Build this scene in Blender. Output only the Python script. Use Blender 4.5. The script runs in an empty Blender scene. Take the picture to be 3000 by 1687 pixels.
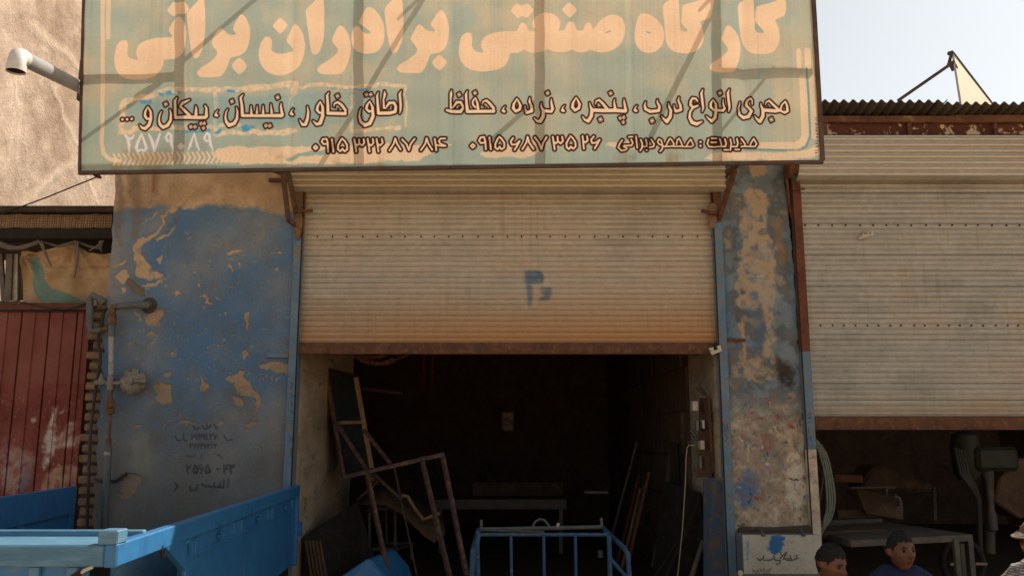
import bpy, bmesh, math, random
import numpy as np
from mathutils import Vector, Matrix

# ---------------------------------------------------------------- camera, sky, sun, exposure
sc = bpy.context.scene
C = sc.collection
H = 1.65                      # eye height
PITCH = math.radians(9.9)
F = 2500.0                    # focal length in photo pixels (3000 wide)
cam_d = bpy.data.cameras.new("camera")
cam_d.lens = 30.0; cam_d.sensor_width = 36.0; cam_d.clip_start = 0.05; cam_d.clip_end = 2000
cam = bpy.data.objects.new("camera", cam_d); C.objects.link(cam)
cam.location = (0, 0, H); cam.rotation_euler = (math.pi/2 + PITCH, 0, 0)
sc.camera = cam

SUN = Vector((0.58, 0.475, 0.82)).normalized()      # towards the sun: high, behind the facade, to the right
w = bpy.data.worlds.new("World"); sc.world = w; w.use_nodes = True
nt = w.node_tree; nt.nodes.clear()
sky = nt.nodes.new("ShaderNodeTexSky"); sky.sky_type = 'NISHITA'; sky.sun_disc = False
sky.sun_elevation = math.asin(SUN.z); sky.sun_rotation = math.atan2(SUN.x, SUN.y)
sky.air_density = 1.0; sky.dust_density = 2.2; sky.ozone_density = 0.5; sky.altitude = 900
hs = nt.nodes.new("ShaderNodeHueSaturation"); hs.inputs['Saturation'].default_value = 0.24; hs.inputs['Hue'].default_value = 0.465
bg = nt.nodes.new("ShaderNodeBackground"); bg.inputs['Strength'].default_value = 0.088
ow = nt.nodes.new("ShaderNodeOutputWorld")
nt.links.new(sky.outputs[0], hs.inputs['Color']); nt.links.new(hs.outputs[0], bg.inputs[0]); nt.links.new(bg.outputs[0], ow.inputs[0])
sl = bpy.data.lights.new("sun", 'SUN'); sl.energy = 5.0; sl.angle = math.radians(0.55); sl.color = (1.0, 0.885, 0.745)
so = bpy.data.objects.new("sun", sl); C.objects.link(so)
so.rotation_euler = SUN.to_track_quat('Z', 'Y').to_euler(); so.location = (3, 5, 12)
sc.view_settings.view_transform = 'Standard'; sc.view_settings.look = 'None'
sc.view_settings.gamma = 1.0; sc.view_settings.exposure = 0.58; sc.view_settings.use_curve_mapping = False
sc.render.engine = 'CYCLES'; sc.cycles.max_bounces = 8; sc.cycles.diffuse_bounces = 5; sc.cycles.use_denoising = True

R = random.Random(7)
NR = np.random.RandomState(11)

# ---------------------------------------------------------------- surveying: photo point -> place in the world
cp, sp = math.cos(PITCH), math.sin(PITCH)
def ray(px, py):
    a = (px-1500)/F; b = (843.5-py)/F
    return a, cp - b*sp, sp + b*cp
def P(px, py, Y):
    a, y, z = ray(px, py); t = Y/y
    return Vector((a*t, Y, H + z*t))
def PX(px, py, Y): return P(px, py, Y).x
def PZ(py, Y, px=1500): return P(px, py, Y).z
YF = 7.4                       # facade plane
SK, SY0, SZ0 = 0.0819, 6.7, 3.82
def PS(px, py):                # onto the sign's sheet, which leans forward a little
    a, y, z = ray(px, py)
    t = (SY0 - SK*(H-SZ0))/(y + SK*z)
    return Vector((a*t, y*t, H + z*t))
def ys(z): return SY0 - SK*(z-SZ0)

# ---------------------------------------------------------------- object helpers
def tag(o, label=None, cat=None, group=None, kind=None):
    if label: o['label'] = label
    if cat: o['category'] = cat
    if group: o['group'] = group
    if kind: o['kind'] = kind
    return o
def link(o, parent=None):
    C.objects.link(o)
    if parent is not None:
        o.parent = parent
        if parent.type == 'EMPTY':
            o.matrix_parent_inverse = Matrix.Translation(-Vector(parent.location))
    return o
def empty(name, loc, label=None, cat=None, group=None, kind=None):
    o = bpy.data.objects.new(name, None); o.location = loc; o.empty_display_size = 0.1
    C.objects.link(o); return tag(o, label, cat, group, kind)
class MB:
    def __init__(s): s.v = []; s.f = []; s.mi = []
    def add(s, vs, fs, m=0):
        n = len(s.v); s.v += [tuple(v) for v in vs]
        s.f += [tuple(i+n for i in f) for f in fs]; s.mi += [m]*len(fs); return s
    def box(s, a, b, m=0):
        x0,y0,z0 = [min(a[i],b[i]) for i in range(3)]; x1,y1,z1 = [max(a[i],b[i]) for i in range(3)]
        return s.add([(x0,y0,z0),(x1,y0,z0),(x1,y1,z0),(x0,y1,z0),(x0,y0,z1),(x1,y0,z1),(x1,y1,z1),(x0,y1,z1)],
              [(0,3,2,1),(4,5,6,7),(0,1,5,4),(1,2,6,5),(2,3,7,6),(3,0,4,7)], m)
    def bar(s, p, q, w=.03, h=None, up=(0,0,1), m=0, bev=0):
        p = Vector(p); q = Vector(q); h = h or w; d = (q-p).normalized(); up = Vector(up)
        if abs(d.dot(up)) > .97: up = Vector((0,1,0))
        r = d.cross(up).normalized(); u = r.cross(d)
        vs = []
        for c in (p, q):
            for a, b in ((-1,-1),(1,-1),(1,1),(-1,1)): vs.append(c + r*a*w/2 + u*b*h/2)
        return s.add(vs, [(0,1,2,3),(7,6,5,4),(0,4,5,1),(1,5,6,2),(2,6,7,3),(3,7,4,0)], m)
    def tube(s, pts, r, n=8, m=0, caps=True):
        pts = [Vector(p) for p in pts]; rs = r if isinstance(r, (list, tuple)) else [r]*len(pts)
        rings = []; base = len(s.v); prev = None
        for i, p in enumerate(pts):
            d = (pts[min(i+1, len(pts)-1)] - pts[max(i-1, 0)]).normalized()
            if prev is None:
                a = Vector((0,0,1)) if abs(d.z) < .9 else Vector((0,1,0)); u = d.cross(a).normalized()
            else: u = (prev - d*prev.dot(d)).normalized()
            prev = u; v = d.cross(u)
            for k in range(n):
                t = 2*math.pi*k/n; s.v.append(tuple(p + (u*math.cos(t)+v*math.sin(t))*rs[i]))
        for i in range(len(pts)-1):
            for k in range(n):
                a = base+i*n+k; b = base+i*n+(k+1)%n
                s.f.append((a, b, b+n, a+n)); s.mi.append(m)
        if caps:
            s.f.append(tuple(base+k for k in range(n))[::-1]); s.mi.append(m)
            s.f.append(tuple(base+(len(pts)-1)*n+k for k in range(n))); s.mi.append(m)
        return s
    def lathe(s, c, axis, prof, n=20, m=0):
        c = Vector(c); d = Vector(axis).normalized(); a = Vector((0,0,1)) if abs(d.z) < .9 else Vector((1,0,0))
        u = d.cross(a).normalized(); v = d.cross(u); base = len(s.v)
        for (r, h) in prof:
            for k in range(n):
                t = 2*math.pi*k/n; s.v.append(tuple(c + d*h + (u*math.cos(t)+v*math.sin(t))*r))
        for i in range(len(prof)-1):
            for k in range(n):
                a0 = base+i*n+k; b0 = base+i*n+(k+1)%n
                s.f.append((a0, b0, b0+n, a0+n)); s.mi.append(m)
        s.f.append(tuple(base+k for k in range(n))[::-1]); s.mi.append(m)
        s.f.append(tuple(base+(len(prof)-1)*n+k for k in range(n))); s.mi.append(m)
        return s
    def prism(s, poly, off, m=0):
        n = len(poly); off = Vector(off)
        vs = [Vector(p) for p in poly] + [Vector(p)+off for p in poly]
        fs = [tuple(range(n)), tuple(range(2*n-1, n-1, -1))] + [(i, i+n, (i+1)%n+n, (i+1)%n) for i in range(n)]
        return s.add(vs, fs, m)
    def mesh(s, name, mats, smooth=False, bevel=0):
        me = bpy.data.meshes.new(name); me.from_pydata(s.v, [], s.f)
        mats = mats if isinstance(mats, (list, tuple)) else [mats]
        for mm in mats: me.materials.append(mm)
        me.polygons.foreach_set('material_index', s.mi)
        bm = bmesh.new(); bm.from_mesh(me)
        bmesh.ops.recalc_face_normals(bm, faces=bm.faces)
        if bevel: bmesh.ops.bevel(bm, geom=bm.edges[:], offset=bevel, segments=1, affect='EDGES', clamp_overlap=True)
        bm.to_mesh(me); bm.free()
        if smooth:
            me.polygons.foreach_set('use_smooth', [True]*len(me.polygons))
            try: me.set_sharp_from_angle(angle=math.radians(40))
            except Exception: pass
        me.update(); return me
    def build(s, name, mats, parent=None, smooth=False, bevel=0, kind=None, label=None):
        o = bpy.data.objects.new(name, s.mesh(name, mats, smooth, bevel)); link(o, parent)
        if kind: o['kind'] = kind
        if label: o['label'] = label
        return o
def copies(name, me, offs, parent, rots=None):
    out = []
    for i, p in enumerate(offs):
        o = bpy.data.objects.new(name, me); link(o, parent); o.location = p
        if rots: o.rotation_euler = rots[i]
        out.append(o)
    return out
def single(mb, name, mats, label, cat, group=None, smooth=False, bevel=0, kind=None):
    return tag(mb.build(name, mats, None, smooth, bevel), label, cat, group, kind)

# ---------------------------------------------------------------- materials
def s2l(c):
    c = np.asarray(c, float)/255.0
    return tuple(np.where(c <= .04045, c/12.92, ((c+.055)/1.055)**2.4))
def newmat(name):
    m = bpy.data.materials.new(name); m.use_nodes = True
    t = m.node_tree; b = t.nodes['Principled BSDF']; return m, t, b
def noise(t, scale, detail=6, rough=.6, vec=None, dist=0):
    n = t.nodes.new('ShaderNodeTexNoise'); n.inputs['Scale'].default_value = scale
    n.inputs['Detail'].default_value = detail; n.inputs['Roughness'].default_value = rough
    n.inputs['Distortion'].default_value = dist
    if vec is not None: t.links.new(vec, n.inputs['Vector'])
    return n.outputs['Fac']
def ramp(t, fac, a, b, ca=(0,0,0,1), cb=(1,1,1,1)):
    r = t.nodes.new('ShaderNodeValToRGB'); r.color_ramp.elements[0].position = a; r.color_ramp.elements[1].position = b
    r.color_ramp.elements[0].color = ca; r.color_ramp.elements[1].color = cb
    t.links.new(fac, r.inputs[0]); return r.outputs[0]
def mixc(t, fac, a, b, mode='MIX'):
    n = t.nodes.new('ShaderNodeMix'); n.data_type = 'RGBA'; n.blend_type = mode
    for sock, val in ((n.inputs[0], fac), (n.inputs[6], a), (n.inputs[7], b)):
        if hasattr(val, 'links') or isinstance(val, bpy.types.NodeSocket): t.links.new(val, sock)
        elif isinstance(val, (int, float)): sock.default_value = val
        else: sock.default_value = tuple(val)[:3] + (1,)
    return n.outputs[2]
def pos(t, scale=(1,1,1)):
    g = t.nodes.new('ShaderNodeNewGeometry'); m = t.nodes.new('ShaderNodeMapping'); m.inputs['Scale'].default_value = scale
    t.links.new(g.outputs['Position'], m.inputs['Vector']); return m.outputs[0]
def bump(t, b, h, strength=.3, dist=.01):
    n = t.nodes.new('ShaderNodeBump'); n.inputs['Strength'].default_value = strength; n.inputs['Distance'].default_value = dist
    t.links.new(h, n.inputs['Height'])
    if b.inputs['Normal'].links: t.links.new(b.inputs['Normal'].links[0].from_socket, n.inputs['Normal'])
    t.links.new(n.outputs[0], b.inputs['Normal'])
def M(name, col, col2=None, dirt=None, scale=6, amt=(.35,.7), rough=.75, metal=0, stretch=(1,1,1), bmp=.25, dirt_amt=(.5,.75), fine=60, spec=.3):
    """weathered paint / metal / mineral: two tones, dirt patches, fine grain"""
    m, t, b = newmat(name)
    v = pos(t, stretch)
    c1 = s2l(col); c2 = s2l(col2) if col2 else tuple(x*.7 for x in c1)
    c = mixc(t, ramp(t, noise(t, scale, 8, .65, v), *amt), c1, c2)
    c = mixc(t, .35, c, mixc(t, 1.0, c, ramp(t, noise(t, fine, 4, .7, v), .25, .75, (.45,.45,.45,1), (1.35,1.35,1.35,1)), 'MULTIPLY'))
    if dirt:
        c = mixc(t, ramp(t, noise(t, scale*2.3, 9, .7, v, .4), *dirt_amt), c, s2l(dirt))
    t.links.new(c, b.inputs['Base Color']); b.inputs['Roughness'].default_value = rough
    b.inputs['Metallic'].default_value = metal; b.inputs['Specular IOR Level'].default_value = spec
    if bmp: bump(t, b, noise(t, fine, 6, .7, v), bmp, .004)
    return m

# ---------------------------------------------------------------- painting canvas for print, peeling paint and stains (laid out in metres on the surface)
def vnoise(h, w_, cells, seed):
    rs = np.random.RandomState(seed); gy = max(2, int(h/cells)+3); gx = max(2, int(w_/cells)+3)
    g = rs.rand(gy, gx).astype(np.float32)
    y = np.arange(h)/cells; x = np.arange(w_)/cells
    yi = y.astype(int); xi = x.astype(int); fy = y-yi; fx = x-xi
    fy = (fy*fy*(3-2*fy))[:,None]; fx = (fx*fx*(3-2*fx))[None,:]
    a = g[yi][:,xi]; b = g[yi][:,xi+1]; c = g[yi+1][:,xi]; d = g[yi+1][:,xi+1]
    return (a*(1-fx)+b*fx)*(1-fy) + (c*(1-fx)+d*fx)*fy
def fbm(h, w_, cells, octv=5, seed=0, gain=.55):
    o = np.zeros((h, w_), np.float32); a = 1; tot = 0
    for i in range(octv):
        o += a*vnoise(h, w_, max(1.0, cells/2**i), seed+i*17); tot += a; a *= gain
    return o/tot
def chaikin(p, n=2, closed=True):
    p = np.asarray(p, float)
    for _ in range(n):
        q = np.roll(p, -1, 0) if closed else p[1:]
        a = p if closed else p[:-1]
        s_ = np.empty((len(a)*2, p.shape[1])); s_[0::2] = a*.78+q*.22; s_[1::2] = a*.22+q*.78
        if not closed: s_ = np.vstack([p[:1], s_, p[-1:]])
        p = s_
    return p
class Canvas:
    def __init__(s, x0, x1, z0, z1, ppm, proj, base, ppx=332):
        s.ppx = ppx
        s.x0, s.x1, s.z0, s.z1, s.k = x0, x1, z0, z1, ppm; s.proj = proj
        s.W = int((x1-x0)*ppm); s.Hh = int((z1-z0)*ppm)
        s.a = np.empty((s.Hh, s.W, 3), np.float32); s.a[:] = np.asarray(base, np.float32)
        s.hgt = np.full((s.Hh, s.W), .5, np.float32)
        s.wx = s.wy = None
    def warp(s, amp, cells, seed):      # amp in photo pixels
        q = amp*s.k/s.ppx*2
        s.wx = (fbm(s.Hh, s.W, cells, 5, seed)-.5)*q*2; s.wy = (fbm(s.Hh, s.W, cells, 5, seed+50)-.5)*q*2
    def pt(s, px, py):
        v = s.proj(px, py); return (v.x-s.x0)*s.k, (v.z-s.z0)*s.k
    def grid(s, xa, xb, ya, yb, warp):
        xa = max(0, int(xa)); ya = max(0, int(ya)); xb = min(s.W, int(xb)+1); yb = min(s.Hh, int(yb)+1)
        if xa >= xb or ya >= yb: return None
        Y, X = np.mgrid[ya:yb, xa:xb].astype(np.float32)
        if warp and s.wx is not None: X = X+s.wx[ya:yb, xa:xb]; Y = Y+s.wy[ya:yb, xa:xb]
        return xa, xb, ya, yb, X, Y
    def comp(s, reg, m, col, alpha, h=None):
        xa, xb, ya, yb = reg; m = (m*alpha)[..., None].astype(np.float32)
        sub = s.a[ya:yb, xa:xb]; sub[:] = sub*(1-m) + np.asarray(col, np.float32)*m
        if h is not None:
            hh = s.hgt[ya:yb, xa:xb]; hh[:] = hh*(1-m[...,0]) + h*m[...,0]
    def tr(s, pts, o, warp=None):
        ox, oy, k = o
        return [s.pt(ox+p[0]/k, oy+p[1]/k) for p in pts]
    def poly(s, pts, col, alpha=1, o=(0,0,1), smooth=2, warp=False, soft=.8, h=None, mod=None):
        q = np.array(s.tr(pts, o)); q = chaikin(q, smooth) if smooth else q
        pad = 4 + (np.abs(s.wx).max() if warp and s.wx is not None else 0) + soft
        g = s.grid(q[:,0].min()-pad, q[:,0].max()+pad, q[:,1].min()-pad, q[:,1].max()+pad, warp)
        if g is None: return
        xa, xb, ya, yb, X, Y = g
        ins = np.zeros(X.shape, bool); d = np.full(X.shape, 1e9, np.float32)
        for i in range(len(q)):
            ax, ay = q[i]; bx, by = q[(i+1)%len(q)]
            if ay != by:
                c = (ay > Y) != (by > Y); xs = (bx-ax)*(Y-ay)/(by-ay)+ax; ins ^= c & (X < xs)
            ex, ey = bx-ax, by-ay; L = ex*ex+ey*ey+1e-9
            t = np.clip(((X-ax)*ex+(Y-ay)*ey)/L, 0, 1); d = np.minimum(d, (X-ax-t*ex)**2+(Y-ay-t*ey)**2)
        sd = np.sqrt(d)*np.where(ins, 1, -1)
        m = np.clip(sd/soft+.5, 0, 1)
        if mod is not None: m = m*mod[ya:yb, xa:xb]
        s.comp((xa, xb, ya, yb), m, col, alpha, h)
    def sdist(s, strokes, o, extra, warp=False):
        """distance field of tapered strokes; strokes: lists of (x,y,r) in window units"""
        segs = []
        kk = s.k/s.ppx
        for st in strokes:
            q = s.tr(st, o); rr = [p[2]/o[2]*kk for p in st]
            if len(q) == 1: q = q*2; rr = rr*2
            segs += [(q[i], q[i+1], rr[i], rr[i+1]) for i in range(len(q)-1)]
        xs = [p[0] for sg in segs for p in sg[:2]]; ysv = [p[1] for sg in segs for p in sg[:2]]
        pad = max(max(sg[2:]) for sg in segs)+extra+4+(np.abs(s.wx).max() if warp and s.wx is not None else 0)
        g = s.grid(min(xs)-pad, max(xs)+pad, min(ysv)-pad, max(ysv)+pad, warp)
        if g is None: return None
        xa, xb, ya, yb, X, Y = g; D = np.full(X.shape, 1e9, np.float32)
        for (a, b, ra, rb) in segs:
            ex, ey = b[0]-a[0], b[1]-a[1]; L = ex*ex+ey*ey+1e-9
            t = np.clip(((X-a[0])*ex+(Y-a[1])*ey)/L, 0, 1)
            D = np.minimum(D, np.sqrt((X-a[0]-t*ex)**2+(Y-a[1]-t*ey)**2)-(ra+(rb-ra)*t))
        return (xa, xb, ya, yb), D
    def stroke(s, strokes, col, alpha=1, o=(0,0,1), outline=None, ow_=0, warp=False, soft=.8, h=None, mod=None):
        k = s.k/s.ppx/o[2]
        r = s.sdist(strokes, o, ow_*k+soft, warp)
        if r is None: return
        reg, D = r
        if outline is not None: s.comp(reg, np.clip((ow_*k-D)/soft+.5, 0, 1), outline, alpha)
        if col is not None:
            m = np.clip(-D/soft+.5, 0, 1)
            if mod is not None: m = m*mod[reg[2]:reg[3], reg[0]:reg[1]]
            s.comp(reg, m, col, alpha, h)
    def image(s, name):
        im = bpy.data.images.new(name, s.W, s.Hh)
        px = np.ones((s.Hh, s.W, 4), np.float32); px[..., :3] = np.clip(s.a/255, 0, 1)
        px[..., 3] = s.hgt
        im.alpha_mode = 'CHANNEL_PACKED'
        im.pixels.foreach_set(px.ravel()); im.update(); return im
    def tex(s, t, im, axes='XZ'):
        g = t.nodes.new('ShaderNodeNewGeometry'); sep = t.nodes.new('ShaderNodeSeparateXYZ'); t.links.new(g.outputs['Position'], sep.inputs[0])
        cmb = t.nodes.new('ShaderNodeCombineXYZ')
        for i, (ax, lo, hi) in enumerate(((axes[0], s.x0, s.x1), (axes[1], s.z0, s.z1))):
            n = t.nodes.new('ShaderNodeMapRange'); n.clamp = False
            n.inputs['From Min'].default_value = lo; n.inputs['From Max'].default_value = hi
            t.links.new(sep.outputs[ax], n.inputs['Value']); t.links.new(n.outputs[0], cmb.inputs[i])
        x = t.nodes.new('ShaderNodeTexImage'); x.image = im; x.extension = 'EXTEND'; x.interpolation = 'Cubic'
        t.links.new(cmb.outputs[0], x.inputs[0]); return x
def canvas_mat(name, cv, rough=.85, grain=.35, bmp=.5, fine=45, hd=.016):
    m, t, b = newmat(name); x = cv.tex(t, cv.image(name+'_paint'))
    v = pos(t)
    c = mixc(t, grain, x.outputs['Color'], mixc(t, 1.0, x.outputs['Color'], ramp(t, noise(t, fine, 7, .75, v), .25, .75, (.4,.4,.4,1), (1.5,1.5,1.5,1)), 'MULTIPLY'))
    t.links.new(c, b.inputs['Base Color']); b.inputs['Roughness'].default_value = rough; b.inputs['Specular IOR Level'].default_value = .25
    bump(t, b, noise(t, fine, 8, .7, v), bmp, .006); bump(t, b, x.outputs['Alpha'], 1.0, hd)
    return m
# ---------------------------------------------------------------- the sign's print
K5 = 4.996
WA=(320,0,K5); WB=(735,0,K5); WC=(1150,0,K5); WD=(1550,0,K5); WE=(1900,0,K5)
WF=(330,230,K5); WG=(800,230,K5); WH=(1280,230,K5); WI=(1700,230,K5); WJ=(1900,230,K5)
BL = PS(238, 503); BR = PS(2404, 471); TLd = PS(250, 0)-BL; TRd = PS(2377, 0)-BR
TL = BL + TLd*1.22; TR = BR + TRd*1.22
def sheet_pt(u, v):
    a = BL.lerp(BR, u); b = TL.lerp(TR, u); p = a.lerp(b, v); return p
sg = Canvas(BL.x-.1, BR.x+.1, min(BL.z, BR.z)-.06, TL.z+.12, 330, PS, (166, 178, 166), 358)
n1 = fbm(sg.Hh, sg.W, 150, 5, 3); n2 = fbm(sg.Hh, sg.W, 40, 5, 9)
colx = vnoise(1, sg.W, 26, 5)*.6 + vnoise(1, sg.W, 7, 6)*.4
m = np.clip((n1-.38)*3.0 + (colx-.5)*.5 + (n2-.5)*.6, 0, 1)[..., None]*.85
sg.a = sg.a*(1-m) + np.array((202, 188, 160), np.float32)*m
zz = np.linspace(sg.z0, sg.z1, sg.Hh)[:, None]
teal = np.clip(1-(zz-(BL.z+.05))/.55, 0, 1)*np.clip(.35+n1*.8, 0, 1)
sg.a = sg.a*(1-.45*teal[..., None]) + np.array((136, 168, 166), np.float32)*.45*teal[..., None]
PEACH = (242, 208, 174); PALE = (232, 204, 168); BRN = (66, 40, 36); LIL = (232, 224, 232)
sg.warp(5, 26, 77)
# border bands
sg.stroke([[(300,-160,7),(300,200,6),(299,330,6),(297,420,6),(302,450,6),(318,466,6),(345,471,5)]], PEACH, .75, soft=2)
sg.stroke([[(318,-150,8),(316,110,7)]], PEACH, .7, soft=2)
for x0, x1, r_ in ((2346,2356,7),(2372,2384,9)):
    sg.stroke([[(x0-8,150,r_),(x0-6,196,r_)]], PEACH, .8, soft=2)
sg.stroke([[(2350,232,10),(2356,330,11),(2358,400,11),(2350,418,11),(2330,427,11),(2200,430,11),(2160,430,9)]], PEACH, .72, soft=2.5)
sg.stroke([[(2378,232,9),(2384,330,10),(2386,400,10)]], PEACH, .6, soft=3)
sg.stroke([[(2362,200,2.5),(2370,330,3),(2372,400,3),(2362,428,3),(2344,441,3),(2300,441,3),(2180,439,3)]], (96,150,156), .8, soft=1.5)
sg.poly([(2080,448),(2240,445),(2360,446),(2400,420),(2404,470),(2060,470),(2075,455)], PEACH, .75, warp=True, soft=4)
sg.poly([(1785,420),(1830,416),(2020,418),(2030,428),(1960,432),(1900,440),(1800,436),(1770,428)], PEACH, .7, warp=True, soft=3)
sg.poly([(620,436),(760,430),(900,428),(1105,424),(1230,424),(1335,421),(1290,438),(1235,462),(1220,475),(700,484),(640,480)], PEACH, .82, warp=True, soft=3)
sg.poly([(905,440),(1010,434),(1020,452),(890,455),(850,470),(830,474),(860,452)], (128,166,160), .8, warp=True, soft=3)
sg.poly([(1400,448),(1480,421),(1610,418),(1590,432),(1560,462),(1480,466),(1420,458)], PEACH, .72, warp=True, soft=3)
# older over-painted frames behind the small lettering
sc1 = np.clip((fbm(sg.Hh, sg.W, 9, 4, 21)-.38)*5, 0, 1)
sc2 = np.clip((fbm(sg.Hh, sg.W, 12, 4, 31)-.42)*6, 0, 1)
sg.stroke([[(352,390,8),(360,320,8),(372,300,8),(430,285,8),(490,266,9),(560,262,8),(640,266,7),(720,258,8),(800,252,9),(866,248,8)],
           [(866,248,10),(856,290,8),(850,340,8)],[(358,388,9),(430,376,8),(520,372,7),(600,372,6),(700,368,6)],
           [(868,258,5),(960,253,6),(1040,257,5),(1110,252,6),(1180,252,5)],[(1186,258,4),(1188,320,3),(1184,370,3)],
           [(640,395,8),(760,390,8),(840,388,8),(870,384,6)],[(1030,290,7),(1028,380,6),(1050,384,6),(1100,380,5),(1166,374,5)],
           [(630,270,6),(634,330,6),(632,390,6)]], PEACH, .85, warp=True, soft=3, mod=sc1*.5+.5)
BLU = (66, 150, 200)
sg.poly([(462,272),(540,266),(540,280),(470,284)], BLU, .8, warp=True, mod=sc2, soft=2)
sg.poly([(660,265),(700,258),(720,262),(690,276),(664,278)], BLU, .85, warp=True, mod=sc2, soft=2)
sg.poly([(404,298),(440,290),(446,306),(410,308)], BLU, .8, warp=True, mod=sc2*.4+.6, soft=2)
sg.poly([(700,372),(745,368),(750,376),(715,384)], BLU, .85, warp=True, mod=sc2*.4+.6, soft=2)
sg.poly([(500,382),(560,372),(640,376),(600,388),(520,390)], BLU, .7, warp=True, mod=sc2, soft=2)
sg.poly([(626,382),(656,380),(650,392),(628,390)], BLU, .8, warp=True, soft=2)
sg.poly([(862,272),(868,300),(856,360),(842,368),(850,310)], BLU, .7, warp=True, mod=sc2, soft=2)
sg.poly([(950,258),(1040,262),(1080,262),(1090,280),(1060,268),(960,264)], BLU, .45, warp=True, mod=sc2, soft=2)
sg.poly([(370,300),(620,286),(1180,262),(1180,360),(700,368),(365,370)], (112,160,172), .35, warp=True, soft=12)
# chevron border at the bottom left
for i in range(34):
    x = 332 + i*14.4; f = 1 if i < 22 else max(0.15, 1-(i-22)/10)
    y0 = 468 - i*.36
    sg.stroke([[(x,y0-15,3.0),(x+9,y0,3.2)],[(x+9,y0,3.2),(x-1,y0+17,3.2)]], PEACH, .9*f, soft=1)
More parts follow.
